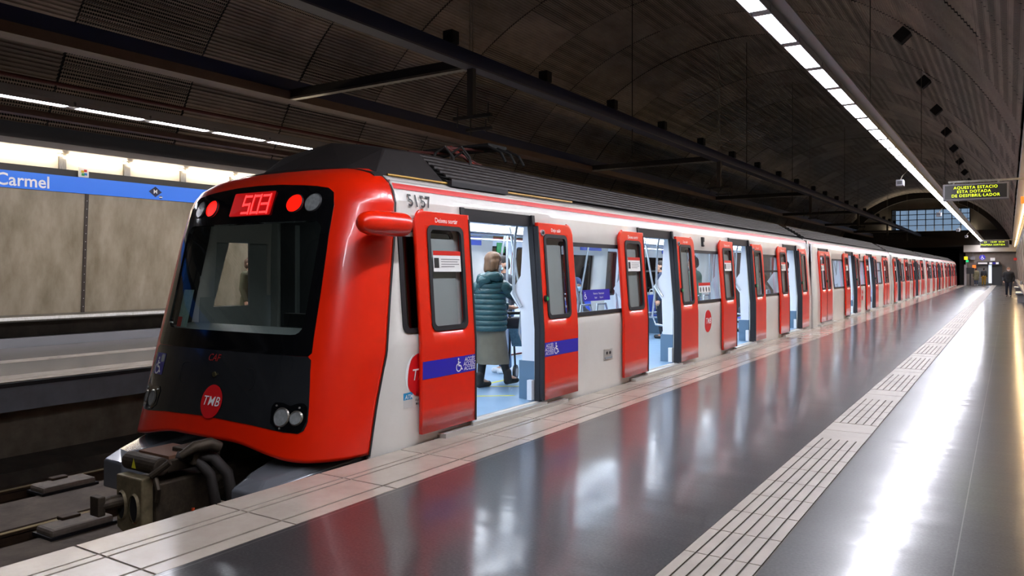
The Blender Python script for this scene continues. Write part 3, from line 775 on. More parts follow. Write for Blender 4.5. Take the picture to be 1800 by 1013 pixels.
    # circular logos on the side
    for (yl, zl, r, sw) in logos:
        F = lambda a, b, off: (prof(b) + off, a, b)
        lo = fill(circle(yl, zl, r), F, .004, 'round_logo', 'logo', P, rings=3)
        decal('logo_letters', text2d('TMB', r * .74, .006, .22, 1.05), F, .007, 'ink', lo, at=(yl + .01, zl))
        pts = [(yl - r * 1.08 * math.cos(q), zl + r * 1.12 * math.sin(q)) for q in [math.radians(a) for a in range(-35, 66, 8)]]
        mb = MB(); mb.add([F(p[0], p[1], .006) for p in pts] + [F(p[0] + .035 * math.sin(PI * (i + .3) / len(pts)), p[1], .006) for i, p in enumerate(pts)],
                          [(i, i + 1, i + 1 + len(pts), i + len(pts)) for i in range(len(pts) - 1)])
        mb.build('logo_swoosh', 'ink', lo)
    return car

LEAF = {}; LEAFUSED = {}
for side in (1, -1):
    for kd in ('l', 'r'):
        t, f, d = make_leaf(side, kd); LEAF[(side, kd)] = t
        if side > 0:
            g = (lambda a, b, o, f=f, d=d: f(a * d, b, o))
            if kd == 'l':
                leaf_text(t, f, d, 'Deixeu sortir', -.36, 1.965, .062, 'door_lettering')
                st = MB().add([g(-.58, 1.50, .0), g(-.17, 1.50, .0), g(-.17, 1.68, .0), g(-.58, 1.68, .0)], [(0, 1, 2, 3)]).build('notice_sticker', 'palesticker', t)
                MB().add([g(-.58, 1.65, .002), g(-.17, 1.65, .002), g(-.17, 1.69, .002), g(-.58, 1.69, .002)], [(0, 1, 2, 3)]).build('notice_heading', 'stripe', st)
                MB().add([g(-.57, 1.535, .002), g(-.50, 1.535, .002), g(-.50, 1.625, .002), g(-.57, 1.625, .002)], [(0, 1, 2, 3)]).build('notice_pictogram', 'inkblack', st)
                mb = MB()
                for k, wd in enumerate((.28, .25, .27, .2)): mb.add([g(-.47, 1.61 - k * .022, .002), g(-.47 + wd, 1.61 - k * .022, .002), g(-.47 + wd, 1.617 - k * .022, .002), g(-.47, 1.617 - k * .022, .002)], [(0, 1, 2, 3)])
                mb.build('notice_text', 'housing', st)
            else:
                leaf_text(t, f, d, 'Deje salir', .40, 1.965, .058, 'door_lettering')
                b_ = MB().cyl((leaf_x(1.2) + .03, .07, 1.2), 'x', .036, .03, 20).build('push_button', 'rubber', t)
                MB().cyl((leaf_x(1.2) + .047, .07, 1.2), 'x', .022, .01, 16).build('button_face', 'green', b_)
                b_ = MB().cyl((leaf_x(1.93) + .025, .085, 1.93), 'x', .034, .02, 20).build('lock_rosette', 'pole', t)
                MB().cyl((leaf_x(1.93) + .036, .085, 1.93), 'x', .018, .01, 16).build('lock_bore', 'rubber', b_)

c1 = [6.675, 10.88, 15.1, 19.25]
front = make_car('metro_car', 'leading metro car with the red cab front showing 503, nearest the camera', 5.0, 21.25, c1, 'oooo', True, first=True, split=(2,), logos=((5.28, .60, .19, 1), (12.98, .64, .19, 1)))
car2 = make_car('metro_car', 'second metro car behind the leading one, its first and last doors shut', 21.55, 37.85, [23.2, 27.45, 31.7, 35.95], 'cooc', True, logos=((29.57, .64, .19, 1),), split=(2,))
car3 = make_car('metro_car', 'third metro car from the front of the train, mid length', 38.15, 54.15, [39.85, 43.95, 48.1, 52.3], 'ococ', False, logos=((46.0, .64, .19, 1),), split=(2,))
car4 = make_car('metro_car', 'fourth metro car, second from the far end of the train', 54.45, 70.6, [56.1, 60.3, 64.5, 68.8], 'ccoc', False)
car5 = make_car('metro_car', 'last metro car at the far end of the train', 70.9, 88.0, [72.6, 76.8, 81.0, 85.2], 'coco', False, cab_rear=True)
MB().prism([(-1.3, -.2), (1.3, -.2), (1.33, .8), (1.2, 2.2), (.9, 2.4), (-.9, 2.4), (-1.2, 2.2), (-1.33, .8)], 'y', 88.0, 88.7).build('rear_cab', 'red', car5)
F1 = lambda a, b, off: (prof(b) + off, a, b)
# blue access bands on the two leaves of the first door
lv = [o for o in front.children if o.name.startswith('door_leaf')]
for t in lv:
    if abs(t.location.y - (c1[0] - .645)) < .02 and t.location.x == 0:
        g = lambda a, b, o: (leaf_x(b) + .018 + o, a, b)
        bd = MB().add([g(-.795, .56, .002), g(.0, .56, .002), g(.0, .715, .002), g(-.795, .715, .002)], [(0, 1, 2, 3)]).build('access_band', 'blue', t)
        wheelchair('access_pictogram', g, (-.27, .64), .125, bd)
        for k, w in enumerate(('ACCÉS', 'ACCESO', 'ACCESS')): decal('access_lettering', text2d(w, .052, .008, .2), g, .004, 'ink', bd, at=(-.105, .678 - k * .042))
    if abs(t.location.y - (c1[0] + .645)) < .02 and t.location.x == 0:
        g = lambda a, b, o: (leaf_x(b) + .018 + o, a, b)
        bd = MB().add([g(.0, .56, .002), g(.795, .56, .002), g(.795, .715, .002), g(.0, .715, .002)], [(0, 1, 2, 3)]).build('access_band', 'blue', t)
        wheelchair('access_pictogram', g, (.27, .64), .125, bd)
        for k, w in enumerate(('ACCÉS', 'ACCESO', 'ACCESS')): decal('access_lettering', text2d(w, .052, .008, .2), g, .004, 'ink', bd, at=(.115, .678 - k * .042))
decal('car_number', text2d('5157', .155, .012, 0, 1.1), F1, .016, 'inkblack', front, at=(5.38, 2.125))
# operator sticker low on the side
st = MB().add([F1(5.05, .40, .004), F1(5.17, .40, .004), F1(5.17, .46, .004), F1(5.05, .46, .004)], [(0, 1, 2, 3)]).build('transport_sticker', 'cyan', front)
decal('sticker_letters', text2d('ATM', .052, .006, .2), F1, .006, 'ink', st, at=(5.12, .423))
MB().add([F1(5.05, .33, .004), F1(5.17, .33, .004), F1(5.17, .40, .004), F1(5.05, .40, .004)], [(0, 1, 2, 3)]).build('sticker_field', mat('grey_field', 'c6c6c2', .5), st)
decal('sticker_caption', text2d('Àrea de', .05), F1, .005, 'inkblack', st, at=(5.29, .43))
decal('sticker_caption', text2d('Autoritat', .035, .002), F1, .005, 'inkblack', st, at=(5.27, .385))
decal('sticker_caption', text2d('Metropolitana', .035, .002), F1, .005, 'inkblack', st, at=(5.31, .35))
# socket hatch and lamps on the side
h = MB().box(HW - .005, HW + .008, 8.93, 9.18, .36, .50).build('socket_hatch', 'alu', front, bevel=.004)
for yy in (9.01, 9.10): MB().cyl((HW + .008, yy, .45), 'x', .02, .01, 12).build('socket', 'rubber', h)
MB().box(HW + .006, HW + .014, 8.95, 9.16, .375, .40).build('socket_strip', 'pole', h)
for cc, yy, zz in ((front, 12.95, 2.0), (car2, 29.5, 2.0), (car3, 46, 2.0)):
    h = MB().box(prof(2.0) - .01, prof(2.0) + .03, yy - .05, yy + .05, zz - .08, zz + .08).build('side_lamp', 'rubber', cc, bevel=.01)
    MB().cyl((prof(2.0) + .03, yy, zz - .03), 'x', .03, .02, 12).build('side_lens', 'alu', h)
# window stickers
bs = MB().add([F1(8.42, 1.13, -.006), F1(9.18, 1.13, -.006), F1(9.18, 1.27, -.006), F1(8.42, 1.27, -.006)], [(0, 1, 2, 3)]).build('reserved_sticker', 'blue', front)
wheelchair('sticker_pictogram', lambda a, b, o: F1(a, b, o - .006), (8.48, 1.2), .09, bs)
decal('sticker_caption', text2d('Reservat   Reservado', .035), F1, -.002, 'ink', bs, at=(8.85, 1.22))
decal('sticker_caption', text2d('Espai         Espacio', .032), F1, -.002, 'ink', bs, at=(8.85, 1.17))
ws = MB().add([F1(12.62, 1.13, -.006), F1(13.22, 1.13, -.006), F1(13.22, 1.29, -.006), F1(12.62, 1.29, -.006)], [(0, 1, 2, 3)]).build('priority_sticker', 'palesticker', front)
MB().add([F1(12.62, 1.25, -.004), F1(13.22, 1.25, -.004), F1(13.22, 1.3, -.004), F1(12.62, 1.3, -.004)], [(0, 1, 2, 3)]).build('sticker_heading', 'stripe', ws)
for k in range(4): fill(circle(12.70 + k * .145, 1.185, .03, .045, 12), F1, -.003, 'sticker_pictogram', 'inkblack', ws, rings=1)

# ---- the cab front
def nose_zb(q):
    q = abs(q); k = min(1, max(0, (q - .25) / .6)); k = k * k * (3 - 2 * k); return .115 - .10 * k
def build_nose():
    nq, nz = 110, 84; vs = []; fs = []; idx = []
    for j in range(nz + 1):
        for i in range(nq + 1):
            th = -PI / 2 + PI * i / nq; q = math.sin(th); zb = nose_zb(q); z = zb + (2.449 - zb) * (j / nz)
            x = q * nrow(z)[2]; vs.append((x, nose_y(x, z), z))
    for j in range(nz):
        for i in range(nq):
            ids = (j * (nq + 1) + i, j * (nq + 1) + i + 1, (j + 1) * (nq + 1) + i + 1, (j + 1) * (nq + 1) + i)
            cx = sum(vs[k][0] for k in ids) / 4; cz = sum(vs[k][2] for k in ids) / 4
            if abs(cx) < .935 and .94 < cz < 1.98: continue
            fs.append(ids)
    mb = MB(); mb.add(vs, fs); o = mb.build('cab_mask', 'red', front, smooth=True); solid(o, .03, -1)
    MB().add([(x * .962, y + .042, z - .02) for x, y, z in vs], fs).build('mask_lining', 'cabdark', front, smooth=True); return o
mask = build_nose()
NFL = lambda a, b, off: (lambda p: (p[0] - XC, p[1], p[2]))(NF(a, b, off))
half = [(0, 2.275), (.3, 2.268), (.55, 2.25), (.74, 2.232), (.87, 2.21), (.93, 2.17), (.965, 2.07), (.985, 1.71), (1.0, 1.33), (1.01, .99), (1.02, .822)]
lowh = [(0, .824), (.5, .823), (1.02, .818), (1.035, .7), (1.05, .62), (1.08, .42), (1.09, .31), (1.07, .25), (1.02, .225), (.85, .24), (.58, .262), (.21, .275), (0, .28)]
outer = half + [(0, .828)][:0] + [(.5, .820), (0, .821)] + [(-.5, .820)] + [(-x, z) for x, z in half[::-1][:-1]]
inner = rr(-.90, .90, .985, 1.93, .09, 8)
def raycast(poly, c, ang):
    d = (math.cos(ang), math.sin(ang)); best = None
    for (x0, y0_), (x1, y1_) in zip(poly, poly[1:] + poly[:1]):
        ex, ey = x1 - x0, y1_ - y0_; den = d[0] * ey - d[1] * ex
        if abs(den) < 1e-9: continue
        tt = ((x0 - c[0]) * ey - (y0_ - c[1]) * ex) / den; uu = ((x0 - c[0]) * d[1] - (y0_ - c[1]) * d[0]) / den
        if tt > 0 and -1e-6 <= uu <= 1 + 1e-6 and (best is None or tt > best): best = tt
    return (c[0] + d[0] * best, c[1] + d[1] * best)
def ringpatch(outer, inner, c, off, name, m, parent, n=200, rings=10, edge=True):
    A = [2 * PI * k / n for k in range(n)]; O = [raycast(outer, c, a) for a in A]
    I = [raycast(inner, c, a) for a in A] if inner else None
    mb = MB(); vs = [NFL(*p, -.008) for p in O]; fs = []
    for r in range(rings + 1):
        k = r / rings
        for p, q in zip(O, I or [c] * n):
            kk = k if I else k * .999
            vs.append(NFL(p[0] + (q[0] - p[0]) * kk, p[1] + (q[1] - p[1]) * kk, off))
    if I: vs += [NFL(*p, -.03) for p in I]
    L_ = rings + 2 + (1 if I else 0)
    for r in range(L_ - 1):
        for k in range(n): j = (k + 1) % n; fs.append((r * n + k, r * n + j, (r + 1) * n + j, (r + 1) * n + k))
    mb.add(vs, fs); return mb.build(name, m, parent, smooth=True)
ringpatch(outer, inner, (0, 1.45), .005, 'windscreen_surround', 'black', front)
low = lowh + [(-x, z) for x, z in lowh[::-1][1:-1]]
np_ = ringpatch(low, None, (0, .53), .005, 'nose_panel', 'nosepanel', front, rings=14)
wd = MB(); nx, nzz = 24, 14
for i in range(nx + 1):
    for j in range(nzz + 1): wd.v.append(NFL(-.92 + 1.84 * i / nx, .975 + .965 * j / nzz, -.006))
for i in range(nx):
    for j in range(nzz): a = i * (nzz + 1) + j; wd.f.append((a, a + nzz + 1, a + nzz + 2, a + 1))
wd.build('windscreen', 'wind', front, smooth=True)
def npatch(loop, off, name, m, parent, rings=2): return fill(loop, NFL, off, name, m, parent, rings)
# header: lamps and number display
for x, rx, m_, nm in ((.56, .088, 'redlens', 'red_marker_lamp'), (-.56, .088, 'redlens', 'red_marker_lamp'), (.76, .078, 'clearlens', 'clear_marker_lamp'), (-.76, .078, 'clearlens', 'clear_marker_lamp')):
    l = npatch(circle(x, 2.085, rx, .075, 28), .014, nm, m_, front)
    mb = MB(); o_, i_ = circle(x, 2.085, rx + .008, .083, 28), circle(x, 2.085, rx, .075, 28)
    mb.add([NFL(*p, .008) for p in o_] + [NFL(*p, .020) for p in i_], [(k, (k + 1) % 28, (k + 1) % 28 + 28, k + 28) for k in range(28)]); mb.build('lamp_bezel', 'rubber', l)
dp = npatch(rr(-.25, .30, 1.995, 2.205, .012, 2), .016, 'number_display', 'ledback', front)
SEG = {'a': (.02, 1.0, .98, 1.0), 'b': (1, 1, 1, .5), 'c': (1, .5, 1, 0), 'd': (0, 0, 1, 0), 'e': (0, .5, 0, 0), 'f': (0, 1, 0, .5), 'g': (0, .5, 1, .5)}
mb = MB()
for ch, x0 in (('5', -.08), ('0', .045), ('3', .165)):
    for sname in {'5': 'afgcd', '0': 'abcdef', '3': 'abgcd'}[ch]:
        xa, za, xb, zb = SEG[sname]; w_, h_ = .088, .15; n_ = 5
        for k in range(n_):
            cx = x0 + (xa + (xb - xa) * k / (n_ - 1)) * w_; cz = 2.02 + (za + (zb - za) * k / (n_ - 1)) * h_
            mb.add([NFL(cx + a_ * .009, cz + b_ * .010 * (1.5 if sname in 'bcef' else 1), .020) for a_, b_ in ((-1, -1), (1, -1), (1, 1), (-1, 1))], [(0, 1, 2, 3)])
mb.build('display_digits', 'led', dp)
npatch(circle(.04, .40, .135, .138, 36), .012, 'round_logo', 'logo', np_)
decal('logo_letters', text2d('TMB', .11, .002, .2, 1.06), NFL, .017, 'ink', np_, at=(.04, .40))
decal('maker_letters', text2d('CAF', .085, .008, .25), NFL, .009, 'inklogo', np_, at=(-.06, .755))
MB().cyl(NFL(0, .62, .012), 'y', .022, .015, 16).build('hatch_lock', mat('brass_lock', '6f6a48', .4, metal=.8), np_)
hl = rr(-.5, .5, .52, .70, .06, 6); hi = rr(-.494, .494, .526, .694, .055, 6)
mb = MB(); nh = len(hl)
mb.add([NFL(*p, .0075) for p in hl] + [NFL(*p, .0075) for p in hi], [(k, (k + 1) % nh, (k + 1) % nh + nh, k + nh) for k in range(nh)]); mb.build('hatch_joint', 'dark', np_)
for sg in (1, -1):
    out = [(sg * x, z) for x, z in ((.78, .455), (1.04, .46), (1.07, .43), (1.08, .33), (1.055, .25), (1.0, .235), (.84, .25), (.765, .30), (.75, .42))]
    hu = npatch(out, .010, 'headlamp_unit', 'black', front)
    for x, r_, m_ in ((.865, .068, 'clearlens'), (.995, .05, 'clearlens')):
        l = npatch(circle(sg * x, .345, r_, r_, 24), .016, 'headlamp', m_, hu)
        mb = MB(); o_, i_ = circle(sg * x, .345, r_ + .008, None, 24), circle(sg * x, .345, r_ - .002, None, 24)
        mb.add([NFL(*p, .013) for p in o_] + [NFL(*p, .022) for p in i_], [(k, (k + 1) % 24, (k + 1) % 24 + 24, k + 24) for k in range(24)]); mb.build('lamp_rim', 'steel', hu)
    for x, z in ((.8, .43), (1.01, .425), (.87, .26)): MB().cyl(NFL(sg * x, z, .014), 'y', .008, .008, 8).build('screw', 'alu', hu)
stk = npatch(rr(-.98, -.80, .555, .745, .005, 2), .008, 'access_sticker', mat('faded_blue_sticker', '4a4590', .4), np_)
wheelchair('access_pictogram', lambda a, b, o: NFL(a, b, .01 + o), (-.90, .635), .15, stk)
npatch([(-.875, .67), (-.81, .67), (-.81, .735), (-.875, .735)], .0095, 'sticker_field', 'pole', stk)
# sheet posted inside the windscreen, lower left
st = MB().add([NFL(x, z, -.04) for x, z in ((-.82, 1.0), (-.64, 1.0), (-.64, 1.34), (-.82, 1.34))], [(0, 1, 2, 3)]).build('windscreen_sheet', mat('pale_green_sheet', 'b7d3c6', .6, n2='8fb9b4', nscale=18), front)
MB().add([NFL(x, z, -.036) for x, z in ((-.82, 1.0), (-.74, 1.0), (-.74, 1.09), (-.82, 1.09))], [(0, 1, 2, 3)]).build('sheet_heading', 'stripe', st)
# cab side mirror pods
for sg in (1,):
    m_ = MB(); prof_ = [(0, .02), (.015, .055), (.05, .082), (.12, .098), (.28, .104), (.48, .102), (.53, .095), (.545, .06)]
    m_.tube([(sg * 1.44, 4.45 + a, 1.89 + .01 * a) for a, r in prof_], [r for a, r in prof_], 20)
    mm = m_.build('mirror_pod', 'red', front, smooth=True)
    MB().box(sg * 1.30 - .08, sg * 1.30 + .08, 4.78, 4.95, 1.86, 1.94).build('pod_arm', 'red', mm, bevel=.01)
# black joint between mask and body
for sg in (1, -1):
    mb = MB()
    for z0, z1 in zip([x * .05 for x in range(0, 48)], [x * .05 for x in range(1, 49)]):
        h0, h1 = nrow(z0)[2], nrow(z1)[2]
        mb.add([(sg * (h0 + .004), seam_y(z0) - .008, z0), (sg * (h0 + .004), seam_y(z0) + .014, z0), (sg * (h1 + .004), seam_y(z1) + .014, z1), (sg * (h1 + .004), seam_y(z1) - .008, z1)], [(0, 1, 2, 3)])
    mb.build('mask_joint', 'rubber', front)
for pts in ([(.15, 6.9), (.2, 6.9), (.95, 7.5), (.9, 7.52)], [(.2, 7.9), (.25, 7.88), (1.0, 8.4), (.95, 8.42)], [(.12, 6.9), (.12, 8.6), (.17, 8.6), (.17, 6.9)]):
    MB().prism(pts, 'z', .07, .0715).build('floor_marking', 'yellowink', front)
MB().box(-1.27, -1.25, 10.4, 10.62, 1.8, 1.96).build('green_notice', 'green', front)
# cab interior
cab = MB().box(-1.2, 1.2, 4.5, 5.9, .3, .36).box(-1.22, 1.22, 4.9, 5.9, 2.1, 2.14).build('cab_shell', 'cab', front)
MB().box(-.35, .1, 5.1, 5.3, 2.07, 2.098).build('cab_light', mat('cab_fill_glow', 'ffffff', .5, emit='eef4f4', es=1.6), front)  # added glow panel that lifts the dark cab lining
MB().box(-1.24, 1.24, 5.88, 5.94, .07, 2.14).build('cab_bulkhead', 'inwhite', front)
MB().box(-1.24, -1.1, 5.82, 5.87, .36, 2.1).build('cab_locker', 'cab', front, bevel=.02)
MB().box(-1.08, 1.24, 5.83, 5.87, .36, 2.1).build('cab_door', mat('cab_door_grey', '3f4346', .5), front, bevel=.02)
MB().box(-.80, -.77, 5.79, 5.83, .9, 2.0).build('cab_door_strip', 'desk', front)
mb = MB()
for a, b in ((-1.30, -1.27),): mb.prism([(4.95, .4), (5.11, .4), (5.11, 1.13), (5.32, 1.86), (5.32, 2.1), (4.95, 2.1)], 'x', a, b).box(a, b, 5.57, 5.86, .4, 2.1).box(a, b, 5.11, 5.57, .4, 1.13).box(a, b, 5.32, 5.57, 1.86, 2.1)
mb.build('cab_side_lining', 'cab', front)
MB().prism([(4.42, .97), (4.75, 1.0), (4.98, .96), (5.02, .88), (5.02, .4), (4.42, .4)], 'x', -1.12, 1.12).build('driver_desk', 'desk', front, bevel=.02)
MB().prism([(4.85, 1.0), (4.93, 1.0), (4.93, 1.12), (4.85, 1.12)], 'x', .1, .5).build('desk_screen', 'cabdark', front, bevel=.01)
MB().box(.2, .55, 5.45, 5.75, .8, 1.25).build('driver_seat_back', 'cabdark', front, bevel=.04)
F2 = lambda a, b, off: (prof(b) + off, a, b)
wf = ring(rr(5.06, 5.84, .97, 1.89, .07), rr(5.11, 5.80, 1.01, 1.85, .05), F2, .012, 'cab_window_frame', 'rubber', front)
fill(rr(5.08, 5.82, 1.0, 1.87, .05), F2, -.005, 'cab_window', 'tint', wf, rings=1)
# roof hood behind the mask
mb = MB()
secs = [(5.08, [(-.78, 2.40), (-.5, 2.45), (0, 2.47), (.6, 2.43), (.92, 2.385)], .0), (5.55, [(-.98, 2.37), (-.70, 2.70), (0, 2.79), (.70, 2.68), (1.0, 2.37)], 1), (6.05, [(-1.0, 2.37), (-.72, 2.76), (0, 2.84), (.70, 2.70), (1.02, 2.36)], 1), (6.12, [(-1.0, 2.37), (-.70, 2.72), (0, 2.80), (.69, 2.68), (1.02, 2.36)], 1)]
for y, sc, _ in secs: mb.v += [(x, y + (.22 if (y < 5.2 and x < -.7) else 0) + (.12 if (y < 5.2 and x > .8) else 0), z) for x, z in sc]
for a in range(3):
    for b in range(4): mb.f.append((a * 5 + b, a * 5 + b + 1, a * 5 + b + 6, a * 5 + b + 5))
mb.f += [(15, 16, 17, 18, 19), (4, 3, 2, 1, 0), (0, 5, 10, 15, 19, 14, 9, 4)]
mb.build('roof_hood', 'roof', front, bevel=.02)
MB().box(1.0, 1.17, 6.0, 7.0, 2.33, 2.38).build('roof_step', 'rubber', front)
MB().tube([(1.1, 5.15, 2.36), (1.14, 8.5, 2.36)], .012, 6).build('roof_pipe', mat('brass_pipe', '8a6a2a', .4, metal=.7), front)
# pantograph folded on the roof
pg = MB().box(-.45, .45, 8.1, 9.3, 2.60, 2.64)
pg = pg.build('pantograph_base', 'dark', front); pg.location = (0, -1.15, .06)
mb = MB()
for sg in (-1, 1):
    mb.tube([(sg * .3, 9.2, 2.66), (sg * .28, 8.2, 2.86)], .02, 8).tube([(sg * .28, 8.2, 2.86), (sg * .25, 9.0, 2.93)], .018, 8)
mb.build('pantograph_arm', 'conduit', pg)
mb = MB()
for yy in (8.95, 9.15, 8.75):
    mb.tube([(-.75, yy, 2.72), (-.68, yy, 2.84), (-.5, yy, 2.93), (0, yy, 2.96), (.5, yy, 2.93), (.68, yy, 2.84), (.75, yy, 2.72)], .016, 8)
mb.box(-.5, .5, 8.75, 9.15, 2.93, 2.97); mb.build('pantograph_head', 'dark', pg)
for x, y in ((.35, 7.9), (.5, 8.0), (.3, 8.3)): MB().tube([(x, y, 2.62), (x + .02, y, 2.75), (x + .12, y + .05, 2.82), (x + .2, y + .1, 2.7), (x + .2, y + .1, 2.62)], .015, 8).build('roof_cable', 'cable', pg)
MB().tube([(.2, 8.4, 2.9), (.32, 8.75, 2.7), (.35, 8.9, 2.66)], .02, 8).build('red_rod', mat('bright_red_rod', 'a03020', .5), pg)
# anti-climbers under the nose and coupler
for sg in (1, -1):
    bot = [(.52, 4.62), (.66, 3.98), (.73, 3.80), (1.02, 3.80), (1.24, 4.5), (1.32, 4.9), (.5, 4.9)]
    top = [(.56, 4.66), (.74, 3.98), (.80, 3.90), (.97, 3.92), (1.18, 4.45), (1.28, 4.85), (.55, 4.85)]
    def zt(y): return -.10 + (y - 3.80) * .17
    n = 7
    mb = MB().add([(sg * x, y, -.40) for x, y in bot] + [(sg * x, y, zt(y) - .06) for x, y in bot] + [(sg * x, y, zt(y)) for x, y in top],
                  [tuple(range(n))[::-1]] + [(i, (i + 1) % n, (i + 1) % n + n, i + n) for i in range(n)] + [(i + n, (i + 1) % n + n, (i + 1) % n + 2 * n, i + 2 * n) for i in range(n)] + [tuple(range(2 * n, 3 * n))])
    mb.build('anticlimber', 'grey', front, bevel=.015, seg=3)
MB().box(-1.15, 1.15, 4.75, 4.85, -.7, .05).build('nose_underside', 'dark', front)
cp = MB().box(-.17, .17, 3.42, 3.52, -.62, -.16)
cp = MB().prism([(-.17, -.17), (-.16, -.58), (.10, -.68), (.17, -.62), (.17, -.17)], 'y', 3.40, 3.50).build('coupler_face', 'couplerplate', front, bevel=.012)
for x in (-.082, .085):
    fill(circle(x, -.40, .06, .105, 24), lambda a, b, o: (a, 3.395 - o, b), 0, 'coupler_socket', 'tunnel', cp, rings=1)
    m_ = MB(); o_, i_ = circle(x, -.40, .072, .118, 24), circle(x, -.40, .06, .105, 24)
    m_.add([(a, 3.398, b) for a, b in o_] + [(a, 3.38, b) for a, b in i_], [(k, (k + 1) % 24, (k + 1) % 24 + 24, k + 24) for k in range(24)]); m_.build('socket_rim', 'couplerplate', cp)
MB().tube([(-.09, 3.45, -.37), (-.11, 3.32, -.37), (-.13, 3.24, -.38)], [.055, .055, .045], 16).box(-.20, -.08, 3.21, 3.27, -.45, -.30).build('coupler_cone', 'coupler', cp, bevel=.01)
MB().box(-.18, .2, 3.5, 4.0, -.60, -.22).tube([(0, 3.9, -.4), (0, 4.8, -.38)], .14, 14).box(.02, .3, 3.62, 3.95, -.66, -.5).build('coupler_body', 'coupler', cp, bevel=.02)
MB().tube([(-.24, 3.55, -.10), (.2, 3.55, -.10)], .07, 18).box(-.2, .2, 3.6, 3.9, -.16, -.06).box(.02, .3, 3.75, 4.0, -.12, -.0).build('electric_head_box', 'coupler', cp, bevel=.012)
MB().box(-.22, .18, 3.62, 3.92, -.06, -.035).build('head_cover', mat('rust_cover', '6a4a38', .6), cp)
MB().add([(-.09, 3.478, -.13), (-.03, 3.478, -.13), (-.06, 3.478, -.05)], [(0, 1, 2)]).build('warning_triangle', 'yellowink', cp)
MB().tube([(.27, 3.66, -.03), (.32, 3.75, .03), (.36, 3.86, .04), (.38, 3.93, .0)], [.03, .045, .05, .045], 12).build('valve_horn', 'coupler', cp, smooth=True)
for k, (x, y, r) in enumerate(((.26, 3.8, .04), (.34, 3.9, .045))):
    MB().tube([(x - .1, y - .1, -.05), (x, y, -.08), (x + .1, y + .06, -.2), (x + .12, y + .1, -.45), (x + .12, y + .2, -.72), (x + .05, y + .5, -.8)], r, 10).build('coupler_hose', 'cable', cp, smooth=True)
MB().tube([(.16, 3.5, -.1), (.26, 3.48, -.25), (.22, 3.5, -.35)], .02, 8).tube([(.2, 3.46, -.15), (.3, 3.55, -.05)], .025, 8).build('coupler_linkage', 'coupler', cp, smooth=True)
ORG = mat('orange_loop', 'c84a20', .5)
MB().tube([(.3, 3.75, -.45), (.3, 3.74, -.7), (.33, 3.78, -.76), (.38, 3.82, -.76), (.41, 3.85, -.7), (.41, 3.86, -.45)], .012, 8).build('release_loop', ORG, cp, smooth=True)
cp.location = (.04, 0, .10)
MB().tube([(.05, 3.42, -.72), (-.05, 3.36, -.74), (.1, 3.4, -.75), (-.1, 3.38, -.77)], .012, 6).build('red_tether', 'stripe', cp)

# ------------------------------------------------------------------ signs
fw = FX(VC - 8.36)
t = setp(MB().box(VC - 8.42, VC - 8.37, -2, 13.55, 3.11, 3.44).build('station_sign', 'signblue'), label='long blue sign band reading El Carmel on the opposite wall', cat='sign')
nm_ = text2d('El Carmel', .335, .016); decal('station_name', nm_, fw, .0, 'ink', t, at=(8.04 - max(p[0] for p in nm_[0]), 3.255))
dm = MB().add([fw(*p, .0) for p in ((10.15, 3.27), (10.39, 3.11 + .02), (10.63, 3.27), (10.39, 3.42))], [(0, 1, 2, 3)])
fill([(10.17, 3.28), (10.33, 3.16), (10.49, 3.28), (10.33, 3.40)], fw, .003, 'metro_diamond', mat('navy_diamond', '101840', .5), t, rings=1)
decal('diamond_letter', text2d('M', .13, .012), fw, .006, 'ink', t, at=(10.33, 3.28))
fill(circle(10.46, 3.165, .045, .035, 16), fw, .004, 'line_badge', mat('navy_badge', '14204c', .5), t, rings=1)
MB().add([fw(*p, .007) for p in ((10.42, 3.155), (10.50, 3.155), (10.50, 3.178), (10.42, 3.178))], [(0, 1, 2, 3)]).build('badge_bar', 'ink', t)
t = empty('picture_plaque', (VC - 8.36, 8.72, 3.50), label='small white square plaque with coloured dots above the opposite blue sign', cat='plaque')
MB().box(-.015, .02, -.1, .1, -.055, .15).build('board', 'palesticker', t)
for y, z, c in ((-.03, .06, 'd8c030'), (.03, .08, 'd03030'), (.035, .01, '3080d0'), (-.02, 0, '30a050')):
    MB().box(.021, .024, y - .03, y + .03, z - .025, z + .025).build('dot', mat('dot_' + c, c, .5), t)

def led_board(loc, w, h, lines, label, size, name='led_display', arm=True, ta=None):
    t = empty(name, loc, label=label, cat='display')
    MB().box(-w, 0, 0, .16, 0, h).build('case', 'dispframe', t, bevel=.015)
    MB().box(-w + .04, -.04, -.006, .0, .035, h - .035).build('screen', 'display', t)
    for k, (s_, dx) in enumerate(lines):
        decal('dot_matrix_text', text2d(s_, size, .001, 0, 1.12), lambda a, b, o: (a, -.01 - o, b), 0, 'amber', t, at=(-w / 2 + dx, h - .09 - k * (h - .1) / len(lines)))
    MB().box(-w + .1, 1.1 if arm else 0, .05, .10, h + .03, h + .07).build('support_bar', 'steel', t)
    for x in (-w + .2, -.2): MB().box(x - .015, x + .015, .06, .09, h, h + .05).build('hanger', 'steel', t)
    return t
led_board((.0, 19.3, 3.02), 1.22, .36, (('AQUESTA ESTACIO', 0), ('ESTA DOTADA', -.03), ('DE DESFIBRIL·LADOR', 0)), 'large hanging display with green dot-matrix text above the right side of the platform', .085)
led_board((.0, 62.5, 3.05), 1.7, .48, (('L5    12:09  03:41', .0), ('PROPERA SORTIDA', -.1)), 'smaller far display with green digits where the light strip ends', .15)

